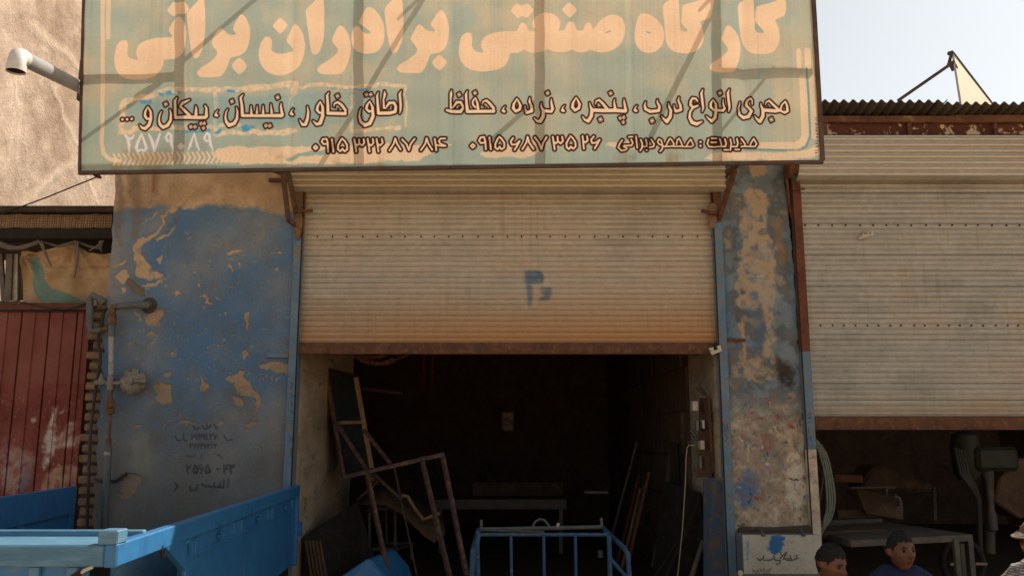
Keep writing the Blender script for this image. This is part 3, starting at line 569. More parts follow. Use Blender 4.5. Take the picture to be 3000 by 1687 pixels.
m_pier = canvas_mat('pier_plaster', pier)

pil = Canvas(PX(2100, 700, YF), PX(2420, 1500, YF), -.05, 4.7, 240, fproj(YF), (112, 124, 132))
h1 = fbm(pil.Hh, pil.W, 50, 6, 201); h2 = fbm(pil.Hh, pil.W, 12, 5, 202); h3 = fbm(pil.Hh, pil.W, 26, 6, 203)
pil.a += ((h1-.5)*70)[..., None]; pil.warp(9, 18, 204)
W3 = (2050,480,2.543); W4 = (2000,1000,2.11)
pil.a = pil.a*(1-.6*np.clip((h3-.42)*4, 0, 1)[..., None]) + np.array((136,120,102))*.7*np.clip((h3-.5)*4, 0, 1)[..., None]
pil.stroke([[(175,600,16),(170,700,18),(190,850,20),(200,1000,22),(220,1250,26)]], (84,118,146), .65, o=W3, warp=True, soft=10, mod=np.clip(h3*1.7, 0, 1))
pil.stroke([[(680,420,20),(685,700,24),(700,900,20),(710,1250,24)]], (96,132,156), .8, o=W3, warp=True, soft=8, mod=np.clip(h3*1.7, 0, 1))
ppm_ = np.clip(.75+(h2-.45)*3, 0, 1)
pil.poly([(360,0),(480,0),(500,60),(400,95),(355,60)], (174,146,116), .85, o=W3, warp=True, soft=3, h=.4)
pil.poly([(335,170),(440,190),(500,230),(505,400),(540,600),(565,800),(570,930),(550,1080),(540,1230),(560,1449),(470,1449),(480,1300),(468,1100),(430,1085),(340,1110),(270,1040),(272,800),(300,560),(290,470),(320,330)], (176,154,128), .85, o=W3, warp=True, soft=7, h=.4, mod=ppm_)
pil.poly([(340,1060),(470,1080),(480,1250),(500,1400),(400,1449),(370,1330),(420,1200),(350,1130)], (84,108,130), .55, o=W3, warp=True, soft=10, mod=ppm_)
pil.poly([(370,600),(450,640),(470,720),(400,700)], (110,120,128), .45, o=W3, warp=True, soft=10)
pil.poly([(350,950),(430,940),(450,1010),(380,1020)], (70,100,130), .6, o=W3, warp=True, soft=8)
pil.poly([(540,380),(620,400),(610,560),(690,700),(600,760),(560,560)], (140,108,78), .55, o=W3, warp=True, soft=8)
pil.poly([(280,1170),(330,1180),(340,1300),(350,1449),(310,1449),(320,1330),(280,1240)], (178,146,108), .85, o=W3, warp=True, soft=3)
pil.stroke([[(425,838,2),(480,838,1.2)],[(385,836,1),(400,838,1)]], (225,220,210), .9, o=W3, soft=1)
pil.poly([(340,80),(400,120),(470,110),(640,90),(660,200),(560,240),(400,240),(330,200)], (180,152,120), .75, o=W4, warp=True, soft=3, mod=np.clip((h2-.35)*4, 0, 1))
pil.poly([(590,100),(660,140),(700,240),(660,290),(590,240),(560,160)], (44,38,34), .8, o=W4, warp=True, soft=14, mod=np.clip(h2*2.0, 0, 1))
pz = np.linspace(pil.z0, pil.z1, pil.Hh)[:, None]; zb = PZ(1140, YF)
lm = np.clip((zb-pz)/.35, 0, 1)
mott = np.array((176,154,128))+((h2-.5)*120)[..., None]
pil.a = pil.a*(1-.85*lm[..., None]) + mott*.85*lm[..., None]
pil.poly([(330,820),(450,800),(480,900),(440,1000),(370,1040),(330,980)], (52,88,150), .7, o=W4, warp=True, soft=14, mod=np.clip(h2*1.8, 0, 1))
pil.poly([(640,700),(740,690),(770,900),(770,1010),(680,1060),(620,960),(660,830)], (206,194,176), .8, o=W4, warp=True, soft=8, mod=np.clip(h2*1.9, 0, 1))  # pale patch paints reflected sunlight on the lower right
pil.poly([(300,560),(560,540),(640,700),(560,960),(440,1000),(500,800),(300,740)], (128,118,110), .5, o=W4, warp=True, soft=8)
pil.poly([(470,560),(560,570),(570,680),(480,700)], (104,48,40), .4, o=W4, warp=True, soft=6, mod=np.clip((h2-.4)*5, 0, 1))
for i in range(700):
    x_ = rr.uniform(290, 760); y_ = rr.uniform(340, 1130)
    cc = rr.choice([(200,190,170),(150,60,50),(40,80,150),(60,56,52),(170,130,96),(70,120,120),(190,180,170)])
    r_ = rr.choice([1.2,1.8,2.6,4,6]); pil.stroke([[(x_, y_, r_),(x_+rr.uniform(-8,8), y_+rr.uniform(0,16), r_*.5)]], cc, rr.uniform(.3,.85), o=W4, warp=True, soft=1)
for (x_, y_, r_, cc) in ((485,650,9,(210,204,190)),(600,468,14,(150,64,52)),(490,470,8,(140,60,50)),(680,540,18,(150,66,54)),(330,360,6,(210,150,120)),(555,850,14,(180,176,165)),(520,750,7,(214,206,190)),(390,650,8,(40,86,150))):
    pil.stroke([[(x_,y_,r_),(x_+8,y_+3,r_*.6)]], cc, .75, o=W4, warp=True, soft=2)
pil.stroke([[(690,1010,3),(688,1090,2)],[(705,1010,3),(702,1100,2)],[(720,1010,3),(718,1085,2)],[(405,640,5),(402,740,4)]], (190,180,160), .7, o=W4, soft=2)
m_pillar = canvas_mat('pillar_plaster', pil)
# ---------------------------------------------------------------- plain materials
m_rust = M('rusty_steel', (104,68,48), (74,50,38), (130,92,64), 9, rough=.8, bmp=.4)
m_rust_red = M('red_oxide_steel', (112,64,44), (86,50,36), (66,42,32), 7, rough=.7, bmp=.3)
m_browntube = M('brown_painted_tube', (104,84,72), (80,58,46), (112,70,46), 14, rough=.65, bmp=.3)
m_rail = M('worn_blue_rail_paint', (104,132,150), (84,110,130), (128,110,90), 7, (.3,.7), .7, dirt_amt=(.5,.62), bmp=.3)
m_railrust = M('bare_guide_rail', (128,98,72), (92,66,48), (150,120,92), 12, rough=.7, bmp=.3)
m_rail_reflect = M('reflected_sun_rail', (206,188,162), (164,148,128), (84,100,116), 8, rough=.7, bmp=.3)  # foot of the right rail, lightened to stand for reflected sunlight
m_dark = M('sooty_steel_and_shade', (40,34,30), (26,22,20), (60,44,34), 8, rough=.8)  # also stands for shade in the beam gap, brick holes and open ends
m_soot = M('sooty_block', (106,84,68), (80,62,50), (124,100,80), 3, rough=.95, bmp=.5, fine=25)
m_ground = M('trodden_earth', (194,164,130), (176,146,114), (150,126,98), .8, rough=.98, bmp=.6, fine=18)
m_pave = M('oily_concrete', (160,144,124), (138,124,106), (70,60,52), 1.5, rough=.9, bmp=.4, fine=30)
m_ifloor = M('workshop_floor', (92,78,66), (66,56,48), (110,94,78), 2.0, rough=.85)
m_jamb = M('scraped_plaster', (186,168,142), (146,130,110), (54,50,48), 3.2, (.35,.65), .95, stretch=(1,.35,1), dirt_amt=(.56,.74), bmp=.6, fine=40)
m_jambr = M('grimy_blue_plaster', (128,116,102), (74,78,84), (52,80,112), 3.0, (.35,.65), .9, stretch=(1,1,.4), dirt_amt=(.55,.65), bmp=.5, fine=40)
m_brick = M('dusty_brick', (128,104,84), (104,82,66), (148,126,104), 7, rough=.95, bmp=.6, fine=50)
m_mortar = M('crumbling_mortar', (88,76,64), (66,56,48), None, 9, rough=.98, bmp=.8, fine=35)
m_hollow = M('hollow_brick_clay', (150,122,92), (126,98,72), (168,142,110), 11, rough=.9, bmp=.4)
m_tar = M('tar_roof_edge', (66,58,52), (48,42,38), (92,80,66), 4, rough=.9)
m_pvc_shade = M('shaded_plastic_pipe', (150,150,152), (130,131,134), (120,108,96), 3, rough=.45, bmp=.05, dirt_amt=(.6,.8), spec=.5)  # pipe run greyed as if in the sign's shade
m_gas = M('grey_gas_pipe', (98,104,104), (78,82,82), (120,100,80), 9, rough=.6, bmp=.2)
m_gaswhite = M('white_wrapped_pipe', (176,170,160), (140,134,126), (90,80,70), 14, rough=.7)
m_gasrust = M('rusted_fitting', (110,82,60), (78,58,44), (140,120,100), 18, rough=.8)
m_alu = M('cast_aluminium', (140,134,124), (112,106,98), (92,76,60), 12, rough=.55, metal=.3)
m_cable = M('dusty_black_conduit', (66,62,58), (52,48,44), None, 6, rough=.7)
m_corr = M('fibre_cement_underside', (78,72,64), (60,54,48), (92,84,72), 2.2, rough=.95, bmp=.4)
m_ibeam = M('flaking_beam_paint', (96,56,38), (76,42,30), (196,176,150), 3.6, (.4,.7), .8, dirt_amt=(.56,.60), bmp=.4)
m_eave = M('worn_eave_channel', (118,84,58), (84,54,38), (150,120,88), 3.0, (.4,.7), .8, dirt_amt=(.56,.68), bmp=.4)
m_blue = M('deep_blue_truck_paint', (50,116,168), (42,102,154), (86,124,150), 2.5, rough=.42, bmp=.12, spec=.5, fine=15, dirt_amt=(.62,.72))
_t = m_blue.node_tree; bump(_t, _t.nodes['Principled BSDF'], noise(_t, 3.5, 3, .5, pos(_t)), .5, .03)
m_bluel = M('faded_blue_truck_paint', (74,146,178), (60,128,160), (96,150,172), 5, rough=.5, bmp=.15, spec=.45)
m_slate = M('weathered_blue_board', (86,130,158), (70,112,140), (112,148,168), 4, rough=.55, bmp=.3, stretch=(.4,1,3))
m_red = None
m_wood = M('pale_wood_stile', (168,134,96), (132,104,74), (90,66,48), 9, stretch=(1,1,.2), rough=.8)
m_white = M('off_white_plastic', (200,188,166), (178,166,146), (130,116,98), 16, rough=.5, bmp=.05)
m_greybox = M('grey_plastic_box', (128,124,114), (104,100,92), None, 12, rough=.5, bmp=.05)
m_board = M('dark_switch_board', (96,70,54), (72,52,40), (110,90,70), 8, rough=.8)
m_cord = M('cream_cord', (160,146,118), (140,126,98), None, 30, rough=.6, bmp=0)
m_tubeblue = M('chipped_blue_tube', (58,92,124), (44,74,104), (120,112,100), 16, rough=.6, dirt_amt=(.56,.64))
m_sheetb = M('rust_brown_sheet', (90,68,50), (66,50,38), (110,84,60), 3, rough=.8)
m_hose = M('green_grey_hose', (120,124,108), (98,102,90), (80,80,70), 12, rough=.55, bmp=.1, spec=.4)
m_green = M('dull_green_machine', (54,56,47), (42,44,37), (60,52,43), 6, rough=.6)
m_grey = M('worn_steel_bench', (92,86,80), (70,66,60), (120,90,64), 7, rough=.6)
m_cream = M('cream_enamel', (226,214,184), (214,200,168), (186,140,104), 5, rough=.6, bmp=.1, dirt_amt=(.66,.74))
m_canvas_white = M('translucent_film', (122,112,104), (98,90,84), None, 9, rough=.8)

# weathered stucco of the tall neighbour: lumpy render with smeared diagonal seams
stc = Canvas(6.0, 22.0, 0.0, 11.0, 60, lambda px, py: None, (192, 170, 150))
s1 = fbm(stc.Hh, stc.W, 60, 6, 301); s2 = fbm(stc.Hh, stc.W, 14, 6, 302); s3 = fbm(stc.Hh, stc.W, 200, 4, 303)
stc.a += ((s1-.5)*80 + (s2-.5)*60 + (s3-.5)*40)[..., None]
stc.hgt[:] = .35*s1+.4*s2
XN = -6.1
def PN(px, py):               # onto the neighbour's side wall (plane x = XN)
    a, y, z = ray(px, py); t = XN/a; return Vector((XN, y*t, H+z*t))
stc.pt = lambda px, py: ((PN(px, py).y-stc.x0)*stc.k, (PN(px, py).z-stc.z0)*stc.k)
stc.ppx = 180; stc.warp(6, 30, 305)
for st in ([[(90,75,9),(130,110,12),(180,150,10),(235,205,11)]],[[(150,250,5),(180,340,7),(215,400,6),(230,440,5)]],[[(60,600,9),(110,560,10),(170,515,10),(225,470,8)]],[[(30,200,5),(60,330,6),(45,470,5)]],[[(250,510,4),(290,600,5)]]):
    stc.stroke(st, (212,194,172), .7, warp=True, soft=5, h=1.0)
m_stucco, t, b = newmat('lumpy_stucco')
x = stc.tex(t, stc.image('stucco_paint'), 'YZ'); v = pos(t)
c = mixc(t, .4, x.outputs['Color'], mixc(t, 1.0, x.outputs['Color'], ramp(t, noise(t, 14, 8, .75, v), .3, .7, (.40,.36,.34,1), (1.3,1.3,1.3,1)), 'MULTIPLY'))
c = mixc(t, ramp(t, noise(t, 60, 6, .8, v), .58, .68), c, s2l((110,90,78)))
t.links.new(c, b.inputs['Base Color']); b.inputs['Roughness'].default_value = .95; b.inputs['Specular IOR Level'].default_value = .1
bump(t, b, noise(t, 26, 9, .78, v), 1.0, .030); bump(t, b, x.outputs['Alpha'], .6, .045)

# shutter slats: stained galvanised steel
def shutter_canvas(name, x0, x1, z0, z1, base, seed):
    cv = Canvas(x0, x1, z0, z1, 200, fproj(YF), base)
    row = vnoise(cv.Hh, 1, 5, seed)[:, :1]; lo = fbm(cv.Hh, cv.W, 120, 5, seed+1); hi = fbm(cv.Hh, cv.W, 9, 4, seed+2)
    stx = vnoise(cv.Hh, cv.W//30+2, 2, seed+3); stx = np.repeat(stx, 31, 1)[:, :cv.W]
    cv.a += ((row-.5)*12+(lo-.5)*46+(hi-.5)*22+(stx-.5)*14)[..., None]
    br = np.clip((lo-.45)*3+(row-.5)*.6, 0, 1)[..., None]*.38
    cv.a = cv.a*(1-br)+np.array((164,134,104), np.float32)*br
    dr = np.clip((vnoise(1, cv.W, 4, seed+7)-.72)*5, 0, 1)*np.clip((fbm(cv.Hh, cv.W, 70, 4, seed+8)-.45)*4, 0, 1)
    cv.a = cv.a*(1-.16*dr[..., None])+np.array((104,84,64), np.float32)*.16*dr[..., None]
    cv.warp(10, 20, seed+4); return cv, lo, hi
XM0 = PX(884, 800, YF); XM1 = PX(2093, 800, YF); ZMB = PZ(1004, YF); ZMT = PZ(540, YF)
shm, lo, hi = shutter_canvas('main', XM0-.2, XM1+.2, ZMB-.2, ZMT+.5, (182,174,160), 401)
zz = np.linspace(shm.z0, shm.z1, shm.Hh)[:, None]; xx = np.linspace(0, 1, shm.W)[None, :]
om = np.clip((PZ(850, YF)-zz)/.48, 0, 1)*np.clip(.35+.9*lo+.35*np.exp(-((xx-.62)/.4)**2), 0, 1)
shm.a = shm.a*(1-.8*om[..., None])+np.array((180,124,70), np.float32)*.8*om[..., None]
WG5 = (1400,740,7.247)
sm_ = np.clip(.3+hi*1.2, 0, 1)
shm.poly([(980,380),(1340,380),(1400,540),(1380,660),(960,660),(990,500)], (50,86,124), .62, o=WG5, soft=5, mod=sm_)
shm.poly([(1000,660),(1160,690),(1140,1120),(1050,1150),(1040,900)], (56,92,124), .55, o=WG5, soft=5, mod=sm_)
shm.poly([(1320,720),(1560,730),(1560,880),(1500,1020),(1290,1030),(1300,960),(1420,900),(1320,860)], (56,90,122), .55, o=WG5, soft=5, mod=sm_)
shm.poly([(1400,600),(1520,600),(1500,740),(1370,740)], (196,188,170), .6, o=WG5, soft=4)
m_slat = canvas_mat('stained_slat', shm, rough=.5, grain=.2, bmp=.08, hd=.0005)
m_slat.node_tree.nodes['Principled BSDF'].inputs['Metallic'].default_value = .35
m_slat.node_tree.nodes['Principled BSDF'].inputs['Specular IOR Level'].default_value = .5
XR0 = PX(2350, 800, YF); XR1 = 5.2; ZRB = PZ(1220, YF, 2400); ZRT = PZ(512, YF, 2400)
shr, lo, hi = shutter_canvas('right', XR0-.3, XR1+.2, ZRB-.3, ZRT+.6, (176,173,162), 451)
zz = np.linspace(shr.z0, shr.z1, shr.Hh)[:, None]
om = np.clip((PZ(1150, YF, 2400)-zz)/.25, 0, 1)*np.clip(.2+lo, 0, 1)
shr.a = shr.a*(1-.5*om[..., None])+np.array((150,112,70), np.float32)*.5*om[..., None]
m_slat2 = canvas_mat('dull_slat', shr, rough=.5, grain=.2, bmp=.08, hd=.0005)
m_slat2.node_tree.nodes['Principled BSDF'].inputs['Metallic'].default_value = .35
m_slat2.node_tree.nodes['Principled BSDF'].inputs['Specular IOR Level'].default_value = .5

# ================================================================ SETTING
g = MB(); g.add([(-300,-300,0),(300,-300,0),(300,500,0),(-300,500,0)], [(0,1,2,3)])
single(g, 'ground', m_ground, None, None, kind='structure')
g = MB(); g.box((-3.6,5.9,-.2),(9,7.39,.12)); single(g, 'pavement', m_pave, None, None, kind='structure')

# ---- workshop building (interior box, lintel, roof)
bld = empty('workshop_building', (0, 11, 0), 'low workshop building with two roller-shuttered bays and a dark sooty interior', 'building')
XPL = PX(300, 1100, YF)        # left end of the blue pier
XP0 = PX(2124, 1050, YF); XP1 = PX(2345, 1050, YF)
ZL = PZ(500, YF)               # lintel underside, hidden behind the shutter boxes
g = MB(); g.box((-3.4,7.2,-.15),(9,16.2,.10)); g.build('floor', m_ifloor, bld)
g = MB(); g.box((-4.0,16,0),(9.2,16.2,4.7)); g.build('back_wall', m_soot, bld)
g = MB(); g.box((-4.0,10.05,0.101),(-3.8,15.99,4.7)); g.build('side_wall', m_soot, bld)
g = MB(); g.box((9.0,7.4,0.101),(9.2,15.99,4.7)); g.build('side_wall', m_soot, bld)
g = MB(); g.box((XJR+.02,8.6,0.101),(XJR+.22,15.99,4.5)); g.build('partition_wall', m_soot, bld)
g = MB(); g.box((-4.0,7.42,4.70),(2.28,16.2,5.085)); g.build('roof', m_soot, bld)  # unseen slab, raised to close off a stray slit of sun
g = MB(); g.box((XPL+.12,7.46,ZL),(XP0,7.7,4.69)); g.build('lintel', m_jamb, bld)
g = MB(); g.box((XP1-.05,7.50,PZ(402, YF, 2400)),(9.1,7.7,4.40)); g.build('lintel', m_soot, bld)
# block joints on the partition, slightly proud courses
bm_ = MB()
for r_ in range(9):
    for k in range(12):
        y0 = 8.65+k*.6+(r_%2)*.3; z0 = .12+r_*.45
        if y0+.58 < 15.9: bm_.box((XJR-.012+R.uniform(-.004,.004),y0,z0),(XJR+.021,y0+.585,z0+.435))
bm_.build('block', m_soot, bld, kind='stuff')

# ---- blue pier (front sheet with an irregular broken left edge)
edge = [(338,500),(336,560),(332,620),(328,700),(322,760),(320,830),(312,880),(318,905),(302,935),(311,960),(300,990),(308,1030),(292,1052),(300,1075),(305,1100),(291,1130),(296,1180),(286,1200),(294,1215),(284,1240),(288,1290),(280,1330),(284,1380),(276,1420),(280,1470),(272,1520),(274,1580),(266,1640),(268,1760)]
pts = [P(x_, y_, YF) for x_, y_ in edge]
pts = [Vector((pts[0].x, YF, 4.6))]+pts; pts[-1].z = 0.0
dense = []
for a_, b_ in zip(pts[:-1], pts[1:]):
    for k in range(3): dense.append(a_.lerp(b_, k/3)+Vector((R.uniform(-.008,.008),0,0)))
dense.append(pts[-1])
g = MB(); XPR = PX(862, 800, YF)
poly = dense+[Vector((XJL,YF,0)), Vector((XJL,YF,4.6))]
g.prism(poly, (0, .09, 0))
tag(g.build('pier_wall', [m_pier]), 'blue-painted plaster pier with peeling patches and faded stencils left of the open shutter', 'wall')
pier_o = C.objects[-1] if False else bpy.data.objects['pier_wall']
g = MB(); g.box((XPL+.05,YF+.09,0),(XJL,10.0,4.6)); core = g.build('masonry_core', m_jamb, pier_o)
# exposed brick ends behind the broken plaster edge
me_b = None
rb = random.Random(3)
bv = MB()
for i in range(34):
    z0 = .02+i*.088
    zc = z0+.04
    # plaster edge x at this height
    ex = None
    for a_, b_ in zip(pts[:-1], pts[1:]):
        if b_.z <= zc <= a_.z: f_ = (a_.z-zc)/(a_.z-b_.z+1e-9); ex = a_.x+(b_.x-a_.x)*f_
    if ex is None: continue
    if i == 0 or me_b is None:
        q = MB(); q.box((-.11,-.05,-.034),(.11,.05,.034)); me_b = q.mesh('brick', m_brick, bevel=.011)
    pass
    if zc < 2.85:
        o = bpy.data.objects.new('brick', me_b); link(o, pier_o)
        o.location = (ex-.035+rb.uniform(-.022,.012)+(.02 if i%2 else -.012), YF+.07+rb.uniform(-.012,.012), zc)
        o.rotation_euler = (rb.uniform(-.04,.04), rb.uniform(-.05,.05), rb.uniform(-.05,.05)); o.scale = (rb.uniform(.8,1.05),1,rb.uniform(.85,1))
g = MB(); g.box((XPL-.13,YF+.055,0),(XPL+.05,YF+.35,2.86)); g.build('mortar_backing', m_mortar, pier_o)
# little bar stub and rag of plaster near the rail
g = MB(); g.bar(P(782,1040,YF-.012), P(846,1041,YF-.012), .03, .04); single(g, 'hinge_stub', m_rail, 'short blue-painted steel stub set in the pier beside the left rail', 'bracket')

# ---- pillar between the bays
pedge = [(2295,470),(2297,520),(2306,600),(2315,680),(2320,740),(2327,810),(2332,880),(2331,900),(2336,960),(2341,990),(2334,1000),(2342,1015),(2345,1080),(2349,1150),(2352,1200),(2350,1215),(2356,1260),(2355,1340),(2362,1360),(2366,1440),(2370,1520),(2376,1600),(2384,1760)]
pp = [P(x_, y_, YF) for x_, y_ in pedge]; pp = [Vector((pp[0].x, YF, 4.6))]+pp; pp[-1].z = 0
dense = []
for a_, b_ in zip(pp[:-1], pp[1:]):
    for k in range(4): dense.append(a_.lerp(b_, k/4)+Vector((R.uniform(-.006,.006),0,0)))
dense.append(pp[-1])
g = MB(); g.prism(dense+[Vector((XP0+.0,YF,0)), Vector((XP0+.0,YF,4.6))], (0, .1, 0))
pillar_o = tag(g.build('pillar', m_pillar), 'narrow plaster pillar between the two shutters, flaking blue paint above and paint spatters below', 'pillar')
g = MB(); g.box((XJR+.01,YF+.1,0),(XP1-.12,8.6,4.6)); g.build('pillar_core', m_jamb, pillar_o)
g = MB(); g.tube([P(2123,996,YF-.02),P(2140,995,YF-.03),P(2160,997,YF-.03),P(2182,996,YF-.01)], .015, 6); single(g, 'rebar_stub', m_rust, 'rusty ribbed steel stub sticking from the pillar beside the padlock', 'bracket')

# ================================================================ ROLLER SHUTTERS
def slat_mesh(name, x0, x1, p, mat, big=False):
    # one rolled slat: rounded belly and a narrow lip, y towards the street is negative
    if big: prof = [(0,.004),(.08,-.012),(.22,-.020),(.40,-.018),(.58,-.008),(.72,.003),(.88,.006),(1,.004)]
    else: prof = [(0,0),(.05,-.005),(.10,-.0088),(.16,-.0088),(.21,-.004),(.27,-.0008),(.38,-.006),(.50,-.0092),(.62,-.0088),(.78,-.004),(.92,-.0005),(1,0)]
    q = MB(); nx = 5; n = len(prof)
    for i in range(nx):
        x_ = x0+(x1-x0)*i/(nx-1)
        for (a, y_) in prof: q.v.append((x_, y_, a*p))
    for i in range(nx-1):
        for j in range(n-1):
            q.f.append((i*n+j, (i+1)*n+j, (i+1)*n+j+1, i*n+j+1)); q.mi.append(0)
    me = bpy.data.meshes.new(name); me.from_pydata(q.v, [], q.f); me.materials.append(mat)
    me.polygons.foreach_set('use_smooth', [True]*len(me.polygons)); me.update(); return me
def shutter(x0, x1, zb, zt, n, mat, label, hx0, hx1, hzb, nh, rivrows, bar_z0, bar_z1, hp=.05, hmat=None):
    root = empty('roller_shutter', ((x0+x1)/2, YF, zb), label, 'roller shutter', 'steel roller shutters over the workshop bays')
    p = (zt-zb)/n; me = slat_mesh('slat', x0, x1, p, mat)
    for i in range(n):
        o = bpy.data.objects.new('slat', me); link(o, root)
        o.location = (0, YF+.02+R.uniform(-.0006,.0006), zb+i*p); o.rotation_euler = (R.uniform(-.006,.006), R.uniform(-.0005,.0005), R.uniform(-.0005,.0005))
    # housing of broader ribs, front face and returned underside
    mh = slat_mesh('housing_rib', hx0, hx1, hp, hmat, True)
    for i in range(nh):
        o = bpy.data.objects.new('housing_rib', mh); link(o, root)
        o.location = (0, YF-.13-.006*i, hzb+i*hp)
    g = MB(); g.add([(hx0,YF-.128,hzb),(hx1,YF-.128,hzb),(hx1,YF-.09,hzb-.022),(hx0,YF-.09,hzb-.022),(hx1,YF+.0,hzb-.02),(hx0,YF+.0,hzb-.02)], [(0,3,2,1),(3,5,4,2)])
    for xx_ in (hx0, hx1):
        g.add([(xx_,YF-.128,hzb),(xx_,YF-.09,hzb-.022),(xx_,YF+.05,hzb-.02),(xx_,YF+.05,hzb+nh*hp),(xx_,YF-.17,hzb+nh*hp)], [(0,1,2,3,4)])
    g.build('housing_underside', mat, root)
    g = MB(); g.box((x0-.015,YF-.03,bar_z0),(x1+.015,YF+.03,bar_z1)); g.box((x0-.015,YF-.045,bar_z0-.002),(x1+.015,YF+.03,bar_z0+.012))
    g.build('bottom_bar', m_rust, root, bevel=.004)
    for (row, s0, cnt) in rivrows:
        rv = MB(); zc = zb+row*p+p*.62
        for k in range(cnt):
            xx_ = x0+s0+(x1-x0-2*s0)*k/(cnt-1)+R.uniform(-.01,.01)
            rv.box((xx_-.006,YF+.003,zc-.007),(xx_+.006,YF+.012,zc+.007))
        rv.build('rivet', m_dark, root, kind='stuff')
    return root
m_house1 = M('housing_steel', (198,188,168), (180,164,140), (158,134,106), 1.1, rough=.45, metal=.3, stretch=(.3,1,1), bmp=.08, dirt_amt=(.58,.75), spec=.5)
m_house2 = M('pale_housing_steel', (206,202,192), (188,176,154), (164,138,108), 1.1, rough=.45, metal=.3, stretch=(.3,1,1), bmp=.08, dirt_amt=(.6,.75), spec=.5)
nM = round((ZMT-ZMB)/((PZ(820,YF)-PZ(900,YF))/80*15.9))
bzM0, bzM1 = PZ(1036, YF-.04), PZ(1004, YF)
YH = YF-.14
s1_ = shutter(XM0-.03, XM1+.02, ZMB, ZMT+.12, nM+2, m_slat, 'raised middle roller shutter with orange rust stain and a blue spray mark',
        PX(846,520,YH), PX(2124,500,YH), PZ(549, YH), 9, [(int(nM*.64), .03, 29)], bzM0, bzM1, .049, m_house1)
nR = round((ZRT-ZRB)/((PZ(820,YF)-PZ(900,YF))/80*15.3))
s2_ = shutter(XR0-.02, XR1, ZRB, ZRT+.12, nR+2, m_slat2, 'dull grey roller shutter over the right-hand bay with a torn paper scrap stuck on it',
        PX(2338,500,YH), XR1, PZ(515, YH, 2600), 7, [(int(nR*.78), .08, 22), (int(nR*.36), .05, 26)], PZ(1258, YF-.04, 2400), PZ(1220, YF, 2400), .052, m_house2)
# guide rails
def rail(x0, x1, zt, zb, mat, label, mat2=None, zsplit=None, mat3=None, zsplit2=None):
    root = empty('guide_rail', ((x0+x1)/2, YF-.02, zb), label, 'guide rail', 'steel guide rails of the shutters')
    segs = [(zt, zsplit if zsplit else zb, mat)]
    if zsplit: segs.append((zsplit, zsplit2 if zsplit2 else zb, mat2))
    if zsplit2: segs.append((zsplit2, zb, mat3))
    for a, b_, mm in segs:
        g = MB(); g.box((x0,YF-.055,b_),(x1,YF+.0,a)); g.build('channel', mm, root, bevel=.004)
    g = MB(); g.box((x1-.012 if x1 < 0 else x0,YF-.057,zb+.01),(x1 if x1 < 0 else x0+.012,YF-.0551,zt-.01)); g.build('lip', m_dark, root)
    return root
rl1 = rail(PX(861,800,YF), PX(887,800,YF), PZ(566,YF), .12, m_railrust, 'blue-painted guide rail, bare and rusty on top, at the left of the main shutter', m_rail, PZ(690,YF))
rl2 = rail(PX(2090,800,YF), PX(2117,800,YF), PZ(560,YF), .12, m_rust, 'light blue guide rail with handwriting between the main shutter and the pillar', m_rail, PZ(655,YF))
rl3 = rail(PX(2326,790,YF), PX(2354,790,YF), PZ(540,YF,2340), .12, m_rust_red, 'guide rail of the right shutter, rust red above, blue then bare metal below', m_rail, PZ(1030,YF,2340), m_rail_reflect, PZ(1315,YF,2370))
# handwriting scratched on the rails
def scrib(name, strokes, Y, mat, label, parent=None, r=.0016):
    g = MB()
    pass
    for q in strokes:
        g = MB(); g.tube([P(x_, y_, Y) for x_, y_ in q], r, 4); g.build(name, mat, parent)
YW_ = YF-.0575
scrib('writing', [[(853,1118),(858,1126),(852,1134),(858,1142)],[(850,1152),(859,1158),(851,1164)],[(855,1175),(855,1190)],[(851,1200),(858,1206),(852,1214)],[(852,1232),(858,1232)],[(851,1240),(858,1240)],[(848,1275),(853,1292),(859,1278)],[(850,1318),(857,1310),(852,1330),(856,1338)]], YW_, m_dark, None, rl1)
scrib('writing', [[(2118,1240),(2126,1252),(2120,1262),(2130,1258)],[(2124,1270),(2132,1282),(2122,1296)],[(2130,1240),(2134,1262)]], YW_, m_dark, None, rl2)
scrib('writing', [[(2366,1212),(2376,1210),(2374,1222),(2367,1222),(2376,1226)],[(2366,1238),(2376,1234)],[(2370,1252),(2368,1270)],[(2366,1284),(2378,1276),(2376,1290)],[(2366,1338),(2376,1342),(2384,1336)]], YW_, m_dark, None, rl3)
# padlock bracket
g = MB(); a_ = P(2080,1012,YF-.09)
lk = empty('padlock', tuple(P(2095,1030,YF-.07)), 'pale block padlock with open shackle hanging at the corner of the main shutter', 'padlock')
q = [P(2078,1018,YF-.08),P(2108,1010,YF-.08),P(2114,1024,YF-.08),P(2112,1030,YF-.08),P(2086,1039,YF-.08)]
g = MB(); g.prism([P(2077,1019,YF-.1),P(2090,1016,YF-.1),P(2092,1026,YF-.1),P(2103,1024,YF-.1),P(2101,1013,YF-.1),P(2111,1010,YF-.1),P(2116,1028,YF-.1),P(2086,1040,YF-.1)], (0,.035,0)); g.build('body', m_white, lk, bevel=.003)
g = MB(); g.tube([P(2094,1022,YF-.085),P(2092,1008,YF-.085),P(2097,1002,YF-.085),P(2102,1008,YF-.085),P(2101,1020,YF-.085)], .006, 6); g.build('shackle', m_dark, lk)
